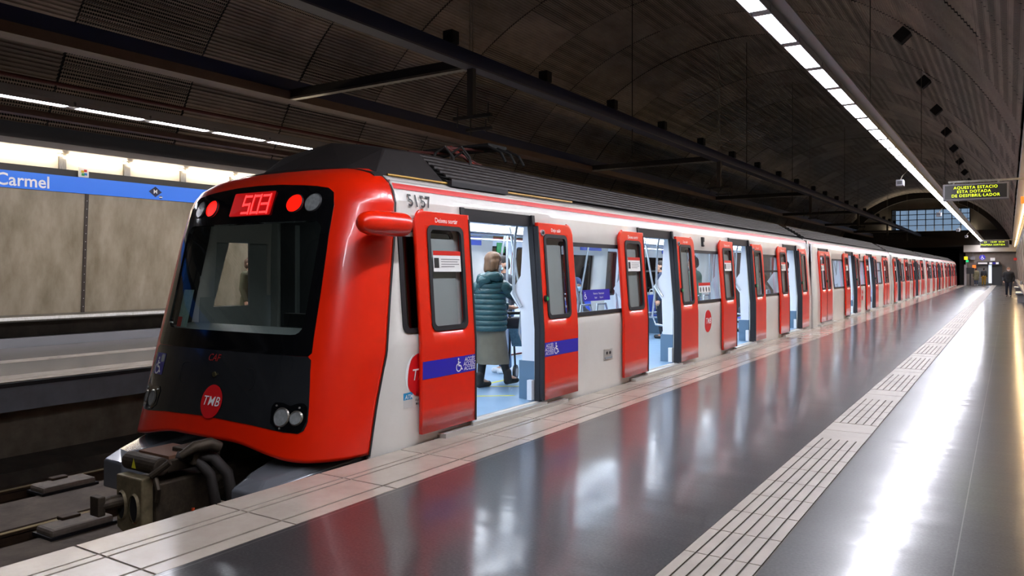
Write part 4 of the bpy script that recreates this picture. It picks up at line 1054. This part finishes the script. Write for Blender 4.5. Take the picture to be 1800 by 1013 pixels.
def cctv(x, y, z, lab):
    t = empty('security_camera', (x, y, z), label=lab, cat='camera', group='security cameras by the light strip')
    MB().box(-.10, .10, -.16, .12, -.09, .09).build('housing', 'dispframe', t, bevel=.02)
    MB().box(-.065, .065, -.166, -.15, -.05, .05).build('lens_window', 'rubber', t)
    MB().tube([(0, 0, .08), (.05, 0, .2), (LX - x - .125, 0, LZ - z + .1)], .015, 8).build('bracket', 'steel', t)
cctv(-2.62, 24.6, 4.0, 'white security camera nearest us, on an arm left of the light strip')
cctv(-2.65, 39.5, 4.0, 'second security camera hanging in front of the arched window')
cctv(-2.65, 55, 3.98, 'third security camera below the arched window, smaller')
cctv(-2.65, 66, 3.98, 'farthest and smallest security camera near the end of the light strip')

# things at the far end
t = empty('accessibility_sign', (-2.10, 84.3, 2.68), label='round blue wheelchair sign hanging on a wire at the far end', cat='sign')
fill(circle(0, 0, .25, .25, 24), lambda a, b, o: (a, -o, b), .02, 'disc', 'blue', t, rings=1)
MB().cyl((0, 0, 0), 'y', .25, .03, 24).build('backing', 'blue', t)
wheelchair('pictogram', lambda a, b, o: (a, -.025 - o, b), (0, 0), .34, t)
MB().tube([(0, 0, .25), (0, 0, 1.682)], .015, 6).build('wire', 'steel', t)
t = empty('exit_sign', (-1.75, 90.9, 2.2), label='long dark direction sign with white lettering over the far doorway', cat='sign')
MB().box(-.98, .98, 0, .6, -.16, .16).build('board', 'inkblack', t)
MB().box(-.9, -.1, -.01, 0, -.08, .08).build('lettering_panel', 'ink', t)
for x in (.2, .75): MB().box(x - .12, x + .12, -.01, 0, -.1, .1).build('pictogram_panel', 'ink', t)
MB().box(.36, .60, -.01, 0, -.1, .1).build('pictogram_panel', 'blue', t)
setp(MB().box(-1.6, -1.2, 91.4, 91.5, 2.45, 2.75).build('notice_board', 'palesticker'), label='white square notice on the end wall above the direction sign', cat='notice')
setp(MB().box(-3.15, -2.85, 91.42, 91.5, 1.72, 2.02).build('notice_board', 'orange'), label='small orange notice on the end wall', cat='notice')
t = empty('signal_light', (-3.6, 89, 2.55), label='yellow and green signal lamp box at the end of the train', cat='signal')
MB().box(-.17, .13, 0, .15, 0, .3).build('yellow_panel', mat('signal_yellow', 'e8d010', .5, emit='e8d010', es=.4), t)
MB().box(-.02, .2, .0, .15, -.25, -.03).build('green_panel', mat('signal_green', '10c070', .5, emit='10c070', es=.25), t)
MB().tube([(0, .2, -2.54), (0, .2, .2)], .04, 8).build('post', 'housing', t)
setp(MB().box(-3.32, -2.92, 91.05, 91.35, 2.55, 2.9).tube([(-3.1, 91.2, 2.85), (-3.1, 91.2, 3.36)], .03, 6).build('monitor', 'dispframe'), label='grey monitor hanging beside the yellow signal', cat='monitor')
t = empty('information_post', (-3.25, 88.5, 0), label='black box on a post at the platform end by the tunnel', cat='post')
MB().box(-.3, .35, 0, .3, 1.15, 1.75).build('box', 'fitting', t); MB().box(-.05, .1, .1, .2, 0, 1.15).build('stem', 'fitting', t)
MB().box(-.5, -.3, .1, .25, 0, 2.05).build('side_post', 'housing', t)
setp(MB().box(-2.75, -1.75, 91.38, 91.5, 0, 2.05).build('door_1_opening', mat('door_shutter', '5b6266', .6)), **ST)
mb = MB()
for k in range(12): mb.box(-2.7, -1.8, 91.34, 91.38, .3 + k * .15, .38 + k * .15)
setp(mb.build('door_1_shutter', 'housing'), **ST)
setp(B('door_1_light', mat('lit_corridor', 'cfd8e0', .5, emit='cfdcf0', es=.4), None, -1.75, -1.48, 91.36, 91.5, .2, 2.05), **ST)
setp(B('door_2', mat('dark_door', '2f3236', .5), None, -1.45, -.6, 91.3, 91.5, 0, 2.05), **ST)
t = setp(MB().box(.28, .62, 26.5, 26.56, 3.42, 3.62).build('emergency_sign', 'orange'), label='orange glowing sign under the right cornice', cat='sign')
setp(MB().box(.34, .58, 83, 83.05, 2.4, 2.62).build('fire_sign', 'stripe'), label='small red sign on the right wall near the far end', cat='sign')
for k, y in enumerate((44, 58)):
    t = empty('wall_bench', (.48, y, 0), label='pale bench against the right wall, %s' % ('nearer one' if k == 0 else 'farther one'), cat='bench', group='benches by the right wall')
    MB().box(-.22, .18, -1.2, 1.2, .4, .47).build('seat', 'pole', t, bevel=.01); MB().box(.1, .18, -1.2, 1.2, .47, .85).build('backrest', 'pole', t, bevel=.01)
    for yy in (-1, 1): MB().box(-.15, .12, yy - .04, yy + .04, 0, .4).build('leg', 'housing', t)

# ------------------------------------------------------------------ people
def blob(caps, voxel, name, m, parent, smooth_it=4, extra=None):
    """caps: (p0, r0, p1, r1[, sx, sy]) tapered capsules fused to one surface"""
    bm = bmesh.new()
    for c in caps:
        p0, r0, p1, r1 = Vector(c[0]), c[1], Vector(c[2]), c[3]; fl = c[4] if len(c) > 4 else None
        d = p1 - p0; L_ = d.length
        d = d.normalized() if L_ > 1e-6 else Vector((0, 0, 1))
        u = Vector((1, 0, 0)); u = (u - d * u.dot(d))
        u = u.normalized() if u.length > .2 else Vector((0, 1, 0)).cross(d).normalized()
        w = d.cross(u); n = 14; rings = []
        for k in range(5): a = -PI / 2 + PI / 2 * k / 5; rings.append((p0 + d * r0 * math.sin(a), r0 * math.cos(a)))
        rings.append((p0, r0)); rings.append((p1, r1))
        for k in range(1, 6): a = PI / 2 * k / 5; rings.append((p1 + d * r1 * math.sin(a), r1 * math.cos(a)))
        vs = []
        for ctr, r in rings:
            r = max(r, 1e-4); vs.append([bm.verts.new(ctr + u * math.cos(2 * PI * k / n) * r * (fl[0] if fl else 1) + w * math.sin(2 * PI * k / n) * r * (fl[1] if fl else 1)) for k in range(n)])
        for a, b in zip(vs, vs[1:]):
            for k in range(n): bm.faces.new((a[k], a[(k + 1) % n], b[(k + 1) % n], b[k]))
        bm.faces.new(vs[0][::-1]); bm.faces.new(vs[-1])
    bmesh.ops.recalc_face_normals(bm, faces=bm.faces)
    me = bpy.data.meshes.new(name); bm.to_mesh(me); bm.free()
    o = bpy.data.objects.new('tmp', me); COL.objects.link(o)
    r = o.modifiers.new('r', 'REMESH'); r.mode = 'VOXEL'; r.voxel_size = voxel; r.use_smooth_shade = True
    s_ = o.modifiers.new('s', 'SMOOTH'); s_.iterations = smooth_it; s_.factor = .5
    dg = bpy.context.evaluated_depsgraph_get(); dg.update(); m2 = bpy.data.meshes.new_from_object(o.evaluated_get(dg)); bpy.data.objects.remove(o); bpy.data.meshes.remove(me)
    if extra: extra(m2)
    m2.name = name
    return link(name, m2, m, parent, True)
def V3(a, b, t): return tuple(a[i] + (b[i] - a[i]) * t for i in range(3))
BASE = dict(pelvis=(0, 0, .95), chest=(0, .0, 1.33), neck=(0, 0, 1.47), head=(0, .02, 1.63),
            shl=(-.19, 0, 1.41), shr=(.19, 0, 1.41), ell=(-.23, -.02, 1.13), elr=(.23, -.02, 1.13), wrl=(-.24, .06, .88), wrr=(.24, .06, .88),
            hil=(-.09, 0, .92), hir=(.09, 0, .92), knl=(-.10, .02, .50), knr=(.10, .02, .50), anl=(-.10, -.02, .09), anr=(.10, -.02, .09), look=(0, 1, 0))
SIT = dict(pelvis=(0, -.02, .56), chest=(0, -.04, .93), neck=(0, -.03, 1.08), head=(0, .0, 1.23), shl=(-.19, -.04, 1.01), shr=(.19, -.04, 1.01),
           ell=(-.25, .02, .75), elr=(.25, .02, .75), wrl=(-.14, .26, .66), wrr=(.14, .26, .66), hil=(-.09, 0, .54), hir=(.09, 0, .54),
           knl=(-.12, .43, .53), knr=(.12, .43, .53), anl=(-.12, .42, .09), anr=(.12, .42, .09))
def hand(w, el, side, open_=.6):
    """palm, four unequal curled fingers and a thumb leaving the side of the palm"""
    w = Vector(w); d = (w - Vector(el)).normalized(); s_ = Vector((0, 1, 0)); s_ = (s_ - d * s_.dot(d)).normalized(); n = d.cross(s_) * side
    caps = [(w, .024, w + d * .075, .026), (w + s_ * .018 + d * .03, .018, w + s_ * .03 + d * .08, .015), (w - s_ * .018 + d * .03, .018, w - s_ * .03 + d * .08, .014)]
    for k, (o, l) in enumerate(((.030, .062), (.011, .072), (-.009, .067), (-.028, .052))):
        a = w + d * .085 + s_ * o; b = a + d * l * .5 - n * l * .12; c = b + d * l * .32 - n * l * .42
        caps += [(a, .0095, b, .009), (b, .009, c, .008)]
    a = w + d * .03 + s_ * .028; b = a + s_ * .028 + d * .03 - n * .01; caps += [(a, .013, b, .0105), (b, .0105, b + d * .028 - n * .008, .009)]
    return caps
def person(label, loc, rz, pose, look, top, legs, hair, group=None, scale=1, mask=None, longcoat=0, sit=False, shoe='inkblack', vox=.012, bulk=1, cap=None, hairlen=0):
    P = dict(BASE); P.update(SIT if sit else {}); P.update(pose)
    t = empty('person', loc, rz, label=label, cat='person', group=group); t.scale = (scale,) * 3
    H_ = Vector(P['head']); yaw, pit = look; F_ = Vector((math.sin(yaw) * math.cos(pit), math.cos(yaw) * math.cos(pit), math.sin(pit))); R_ = F_.cross(Vector((0, 0, 1))).normalized(); U_ = R_.cross(F_)
    hp = lambda a, b, c: tuple(H_ + R_ * a + F_ * b + U_ * c)
    caps = [(hp(0, -.012, .035), .088, hp(0, .012, .03), .084), (hp(0, .03, -.04), .062, hp(0, .02, -.01), .075), (hp(0, .052, -.085), .032, hp(0, .03, -.06), .05),
            (hp(0, .088, .005), .011, hp(0, .104, -.022), .015), (hp(-.014, .082, -.058), .011, hp(.014, .082, -.058), .011),
            (hp(-.086, -.008, .012), .018, hp(-.086, -.004, -.016), .013), (hp(.086, -.008, .012), .018, hp(.086, -.004, -.016), .013),
            (P['neck'], .056, hp(0, -.012, -.06), .052),
            (V3(P['shl'], P['shr'], .2), .075, V3(P['shl'], P['shr'], .8), .075), (P['chest'], .13, V3(P['chest'], P['pelvis'], .6), .115), (P['hil'], .12, P['hir'], .12), (P['chest'], .12, P['pelvis'], .12)]
    for s_ in 'lr':
        caps += [(P['sh' + s_], .058, P['el' + s_], .044), (P['el' + s_], .044, P['wr' + s_], .028), (P['hi' + s_], .098, P['kn' + s_], .06), (P['kn' + s_], .058, P['an' + s_], .04)]
        caps += hand(P['wr' + s_], P['el' + s_], -1 if s_ == 'l' else 1)
        a = Vector(P['an' + s_]); caps.append((a - Vector((0, 0, .03)), .038, a + Vector((0, .12, -.045)), .03))
    body = blob(caps, vox, 'body', 'skin', t, 3)
    mt = lambda c, nm, r=.8: M[c] if c in M else mat(nm + '_' + c, c, r, n2=None)
    # hair
    hc = [(hp(0, -.022, .05), .096, hp(0, -.005, .055), .092), (hp(0, -.035, -.01), .085, hp(0, -.03, .03), .09)]
    if hairlen: hc += [(hp(-.04, -.045, -.02), .06, hp(-.045, -.05, -.02 - hairlen), .05), (hp(.04, -.045, -.02), .06, hp(.045, -.05, -.02 - hairlen), .05), (hp(-.075, .0, .0), .03, hp(-.08, .0, -.08), .022), (hp(.075, .0, .0), .03, hp(.08, .0, -.08), .022)]
    blob(hc, .012, 'hair', mt(hair, 'hair'), t, 2)
    for sx in (-.032, .032):
        e = MB().tube([hp(sx, .082, .012), hp(sx, .089, .012)], [.012, .006], 10).build('eye', 'inkblack', t)
    if mask: blob([(hp(-.05, .06, -.045), .03, hp(.05, .06, -.045), .03), (hp(0, .085, -.03), .028, hp(0, .07, -.085), .03)], .009, 'face_mask', mask, t, 2)
    if cap: blob([(hp(0, -.01, .06), .1, hp(0, .0, .065), .098), (hp(0, .09, .05), .03, hp(0, .13, .045), .02)], .012, 'cap', mt(cap, 'cap'), t, 2)
    # top garment
    b_ = bulk
    tc = [(V3(P['shl'], P['shr'], .12), .088 * b_, V3(P['shl'], P['shr'], .88), .088 * b_), (P['chest'], .15 * b_, V3(P['chest'], P['pelvis'], .55), .14 * b_),
          (V3(P['chest'], P['shl'], .5), .12 * b_, V3(P['pelvis'], P['hil'], .6), .125 * b_), (V3(P['chest'], P['shr'], .5), .12 * b_, V3(P['pelvis'], P['hir'], .6), .125 * b_), (P['neck'], .068, V3(P['chest'], P['neck'], .5), .1)]
    for s_ in 'lr': tc += [(P['sh' + s_], .078 * b_, P['el' + s_], .064 * b_), (P['el' + s_], .064 * b_, V3(P['el' + s_], P['wr' + s_], .92), .048 * b_)]
    if longcoat: tc += [(P['pelvis'], .15, (P['pelvis'][0], P['pelvis'][1] - .01, P['pelvis'][2] - longcoat), .16), (P['hil'], .13, (P['hil'][0] - .03, P['hil'][1], P['hil'][2] - longcoat), .13), (P['hir'], .13, (P['hir'][0] + .03, P['hir'][1], P['hir'][2] - longcoat), .13)]
    blob(tc, .016, 'jacket', mt(top, 'cloth'), t, 4)
    lc = [(P['hil'], .125, P['hir'], .125)]
    for s_ in 'lr': lc += [(P['hi' + s_], .112, P['kn' + s_], .078), (P['kn' + s_], .076, V3(P['kn' + s_], P['an' + s_], .95), .058)]
    blob(lc, .016, 'trousers', mt(legs, 'cloth'), t, 4)
    for s_ in 'lr':
        a = Vector(P['an' + s_]); f = Vector((0, .13, 0))
        if a.z > .2: continue
        blob([(a + Vector((0, -.02, -.02)), .05, a + Vector((0, 0, -.03)), .052), (a + Vector((0, -.03, -.048)), .042, a + f + Vector((0, .02, -.052)), .038)], .012, 'shoe', mt(shoe, 'shoe'), t, 3)
    return t, P, hp

# the woman in the first doorway: teal quilted coat, long olive skirt, black ankle boots
t = empty('person', (-5.36, 7.86, .072), .0, label='person in a teal quilted coat and long olive skirt boarding at the first doorway', cat='person')
t.scale = (1.0,) * 3; WZ = 1.0
hd = Vector((.03, .02, 1.53)); fy = math.radians(38); F_ = Vector((math.sin(fy), math.cos(fy), -.12)).normalized(); R_ = F_.cross(Vector((0, 0, 1))).normalized(); U_ = R_.cross(F_)
hp = lambda a, b, c: tuple(hd + R_ * a + F_ * b + U_ * c)
P = dict(neck=(.0, 0, 1.37), chest=(-.02, 0, 1.18), pel=(-.02, 0, .84), shl=(-.19, -.04, 1.27), shr=(.15, .06, 1.27), ell=(-.10, .12, 1.02), elr=(.20, .27, 1.12), wrl=(.06, .30, .98), wrr=(.17, .50, .98), hil=(-.1, 0, .82), hir=(.07, 0, .82), knl=(-.11, .0, .44), knr=(.09, .07, .46), anl=(-.11, -.07, .09), anr=(.17, .13, .13))
caps = [(hp(0, -.01, .03), .086, hp(0, .01, .03), .082), (hp(0, .03, -.04), .06, hp(0, .02, -.01), .074), (hp(0, .05, -.08), .03, hp(0, .03, -.05), .05), (hp(0, .088, .005), .011, hp(0, .102, -.02), .014),
        (hp(-.084, -.005, .01), .018, hp(-.084, 0, -.015), .013), (hp(.084, -.005, .01), .018, hp(.084, 0, -.015), .013), (P['neck'], .052, hp(0, -.01, -.05), .05), (P['shl'], .07, P['shr'], .07), (P['chest'], .12, P['pel'], .12), (P['hil'], .12, P['hir'], .12)]
for s_ in 'lr':
    caps += [(P['sh' + s_], .035, P['el' + s_], .040), (P['el' + s_], .042, P['wr' + s_], .027), (P['hi' + s_], .1, P['kn' + s_], .058), (P['kn' + s_], .056, P['an' + s_], .04)] + hand(P['wr' + s_], P['el' + s_], -1 if s_ == 'l' else 1)
    a = Vector(P['an' + s_]); caps.append((a, .036, a + Vector((.03, .13, -.05)), .028))
caps = [c for c in caps if c[1] != .07]
blob(caps, .010, 'body', 'skin', t, 3)
def bob_hair():
    c = [(hp(0, -.025, .045), .1, hp(0, -.005, .05), .095), (hp(-.05, -.03, .0), .062, hp(-.055, -.03, -.075), .05), (hp(.05, -.03, .0), .062, hp(.055, -.03, -.075), .05), (hp(0, -.06, 0), .062, hp(0, -.07, -.085), .052), (hp(-.082, .02, .02), .028, hp(-.085, .02, -.07), .02), (hp(.082, .02, .02), .028, hp(.085, .02, -.07), .02)]
    blob(c, .010, 'hair', mat('light_brown_hair', '4a3220', .6, n2='6b4e33', nscale=40, stretch=(1, 1, .2)), t, 2)
bob_hair()
for sx in (-.032, .032): MB().tube([hp(sx, .08, .012), hp(sx, .087, .012)], [.012, .006], 10).build('eye', 'inkblack', t)
blob([(hp(-.05, .058, -.045), .03, hp(.05, .058, -.045), .03), (hp(0, .083, -.03), .028, hp(0, .07, -.08), .03)], .009, 'face_mask', 'maskwhite', t, 2)
# quilted coat: body rings with bulging channels
def quilt_caps():
    c = []; z0, z1, n = .80, 1.25, 9
    for k in range(n):
        z = z0 + (z1 - z0) * (k + .5) / n; h = (z1 - z0) / n; q = k / (n - 1)
        rx = .215 - .03 * q + (.012 if k == 0 else 0); cx = -.03 + .02 * q
        for a, w_ in ((-.11, .125), (-.04, .155), (.04, .155), (.11, .125)): c.append(((cx + a, 0, z), w_ - .012 + .008 * (k % 2), (cx + a, 0, z + .001), w_ - .012 + .008 * (k % 2), (1, 1)))
    return c
def lathe_body(t, keys, name, m, n=48, thick=0, folds=0):
    vs = []; fs = []
    for (cx, cy, z, rx, ry) in keys:
        for k in range(n):
            a = 2 * PI * k / n; f_ = 1 + folds * (max(0, 1.25 - z)) * math.sin(a * 7 + z * 3) * .5
            vs.append((cx + rx * f_ * math.cos(a), cy + ry * f_ * math.sin(a), z))
    for i in range(len(keys) - 1):
        for k in range(n): fs.append((i * n + k, i * n + (k + 1) % n, (i + 1) * n + (k + 1) % n, (i + 1) * n + k))
    mb = MB(); mb.add(vs, fs); o = mb.build(name, m, t, smooth=True)
    return o
teal = mat('teal_quilted_nylon', '183f42', .45, n2='204c4f', nscale=14, coat=.1, bump=.35, bscale=30, stretch=(1, 1, 2.2))
keys = []; ch = [.70, .765, .83, .895, .96, 1.025, 1.09, 1.155, 1.22, 1.28]
for a, b in zip(ch, ch[1:]):
    for q in (0, .18, .5, .82):
        z = a + (b - a) * q; w_ = (z - .70) / .58; base = .235 - .045 * w_ + (.02 * math.sin(w_ * 5)); bul = .011 * math.sin(PI * q) ** .6 if q else -.004
        keys.append((-.045 + .04 * w_, 0, z, base + bul, (.19 - .03 * w_) + bul))
for z, rx, ry in ((1.28, .185, .125), (1.31, .155, .105), (1.335, .10, .08), (1.35, .04, .04)): keys.append((-.01, 0, z, rx, ry))
keys = [(-.045, 0, .705, .15, .12)] + keys
coat = lathe_body(t, keys, 'quilted_coat', teal)
def sleeve(a, b, c, nm):
    path = []; rad = []
    pts = [Vector(a), Vector(b), Vector(c)]
    for i in range(2):
        p, q = pts[i], pts[i + 1]; n_ = 12
        for k in range(n_ + (i == 1)):
            u = k / n_; s__ = (i + u) / 2; path.append(p + (q - p) * u); rad.append((.088 - .032 * s__) * (1 + .09 * abs(math.sin(PI * (i * 4 + u * 4)))))
    p0_ = path[0]; mb_ = MB(); d_ = (path[1] - path[0]).normalized()
    path = [p0_ - d_ * .075, p0_ - d_ * .055, p0_ - d_ * .02] + path[1:]; rad = [.02, .062, .088] + rad[1:]
    mb_.tube(path, rad, 20).build(nm, teal, t, smooth=True)
sleeve((-.165, -.03, 1.235), P['ell'], tuple(Vector(P['wrl']) * .95 + Vector(P['ell']) * .05), 'sleeve'); sleeve((.135, .05, 1.235), P['elr'], tuple(Vector(P['wrr']) * .97 + Vector(P['elr']) * .03), 'sleeve')
hood = [(.0 + .115 * math.cos(a), -.02 + .10 * math.sin(a), 1.33 + .03 * math.cos(a + .5) - .01 * math.sin(a)) for a in [2 * PI * k / 22 for k in range(23)]]
MB().tube(hood, [.062 + .006 * math.sin(k * 2.2) for k in range(23)], 16).tube([(-.1, -.08, 1.36), (-.02, -.13, 1.30), (.07, -.11, 1.34)], [.05, .085, .05], 16).build('hood', teal, t, smooth=True)
MB().tube([(-.06, -.17, 1.22), (.1, -.14, 1.10), (.17, -.06, .98)], .006, 6).build('bag_strap', 'inkblack', t)
olive = mat('olive_skirt', '6e695a', .75, n2='656051', nscale=6)
lathe_body(t, [(-.03 + .05 * (1 - (z - .30) / .5), .02, z, .19 + .02 * (1 - (z - .3) / .5), .15 + .05 * (1 - (z - .3) / .5)) for z in (.30, .31, .36, .42, .5, .58, .66, .74, .8)], 'long_skirt', olive, folds=.10)
for s_ in 'lr': MB().tube([P['kn' + s_], V3(P['kn' + s_], P['an' + s_], .6), P['an' + s_]], [.062, .052, .046], 14).build('stocking', 'inkblack', t, smooth=True)
for s_ in 'lr':
    a = Vector(P['an' + s_]); blob([(a + Vector((0, -.015, .06)), .05, a + Vector((0, -.01, -.03)), .052), (a + Vector((0, -.03, -.05)), .042, a + Vector((.03, .14, -.055)), .036)], .010, 'ankle_boot', 'inkblack', t, 3)

# wheeled trolley with basket, in front of her
t = empty('wheeled_trolley', (-5.34, 8.36, .072), .3, label='dark wheeled walker with a blue mesh basket and a small wheel in the first doorway', cat='trolley')
for x, y in ((-.05, -.16), (.22, -.1), (-.05, .25)):
    w = MB().cyl((x, y, .10), 'x', .10, .035, 28).build('wheel', 'rubber', t, bevel=.006); MB().cyl((x - .002, y, .10), 'x', .055, .045, 20).build('hub', 'housing', w)
MB().tube([(-.05, -.16, .1), (-.03, -.1, .45), (-.02, -.12, .86)], .014, 8).tube([(.22, -.1, .1), (.22, -.05, .45), (.2, -.1, .86)], .014, 8).tube([(-.05, .25, .1), (0, .0, .5)], .014, 8).tube([(-.1, -.16, .90), (.28, -.12, .90)], .018, 8).build('frame', 'inkblack', t, smooth=True)
bs = lambda z, k: [(-.10 * k + .08, -.2 * k, z), (.18 * k + .08, -.2 * k, z), (.18 * k + .08, .14 * k, z), (-.10 * k + .08, .14 * k, z)]
MB().add(bs(.48, .7) + bs(.72, 1.0), [(0, 1, 5, 4), (1, 2, 6, 5), (2, 3, 7, 6), (3, 0, 4, 7), (3, 2, 1, 0)]).build('basket', mat('blue_mesh_basket', '6f97ad', .6, n2='547a90', nscale=40), t)
MB().box(-.08, .26, -.22, .14, .70, .84).build('bag', mat('black_bag', '2a2c33', .7), t, bevel=.04)

person('person in a dark coat, jeans and white trainers standing behind the teal coat', (-5.98, 9.1, .07), 2.6, dict(shr=(.19, 0, 1.41), elr=(.25, .08, 1.15), wrr=(.2, .25, 1.0)), (0, -.2), '30353c', '4a6482', '1f1a18', mask='maskblue', shoe='maskwhite', scale=.93)
person('seated person in a blue cap by the left edge of the first window', (-6.66, 12.53, .07), -PI / 2, {}, (0, -.1), '33363c', '2b2d33', '2a211c', sit=True, mask='maskblue', cap='3a4a72', scale=.95)
person('seated person with dark hair and a patterned scarf inside the second doorway', (-6.66, 16.71, .07), -PI / 2, {}, (.2, -.3), 'b9b38c', '24262c', '18120f', sit=True, mask='maskblue', hairlen=.12, scale=.95)
person('person in a dark blue coat standing further in at the second doorway', (-6.2, 15.5, .07), 2.0, {}, (0, 0), '2c3850', '23262e', '2a221d', scale=.93)
person('person in a green shirt seen from behind through the window after the second doorway', (-4.97, 14.04, .07), PI / 2, {}, (0, -.1), '6f9a86', '3a3f4a', '3a3230', scale=.96, bulk=1.05)
person('seated person in grey seen through the split window before the fourth doorway', (-4.82, 18.2, .07), PI / 2, {}, (-.3, 0), '7f8a84', '3a3f4a', '4a3a34', sit=True, scale=1.0)
person('person in dark clothes standing in the fourth doorway', (-4.88, 20.7, .07), 1.2, {}, (0, 0), '24262b', '1d1f24', '1b1614', scale=.95)
person('person in a black jacket and white face mask walking up the platform towards us', (-.03, 52.4, 0), PI, dict(knl=(-.10, .10, .50), anl=(-.10, .13, .09), knr=(.10, .0, .5), anr=(.10, -.14, .1), ell=(-.27, -.04, 1.14), elr=(.27, -.02, 1.14), wrl=(-.25, .08, .92), wrr=(.25, .14, .94)), (0, 0), '1a1b1f', '1e222e', '8a6a58', mask='maskwhite', scale=.95, bulk=1.15)
person('person in a long khaki coat at the far end of the platform', (-2.75, 89.0, 0), .3, {}, (0, 0), '6e6850', '39465c', '3a2c24', longcoat=.3, scale=.97, shoe='maskwhite')
person('person in a black jacket and mustard trousers at the far end of the platform', (-2.1, 89.2, 0), -.2, dict(knl=(-.12, .06, .5), anl=(-.14, .08, .09)), (0, 0), '222428', 'a07a20', '1d1815', scale=.97)
t_, P_, hp_ = person('person in an olive coat and blue mask on the opposite platform, seen through the cab', (-13.3, 10.58, 0), -1.2, {}, (0, 0), '5c5840', '33353a', '6a5040', mask='maskblue', longcoat=.3)
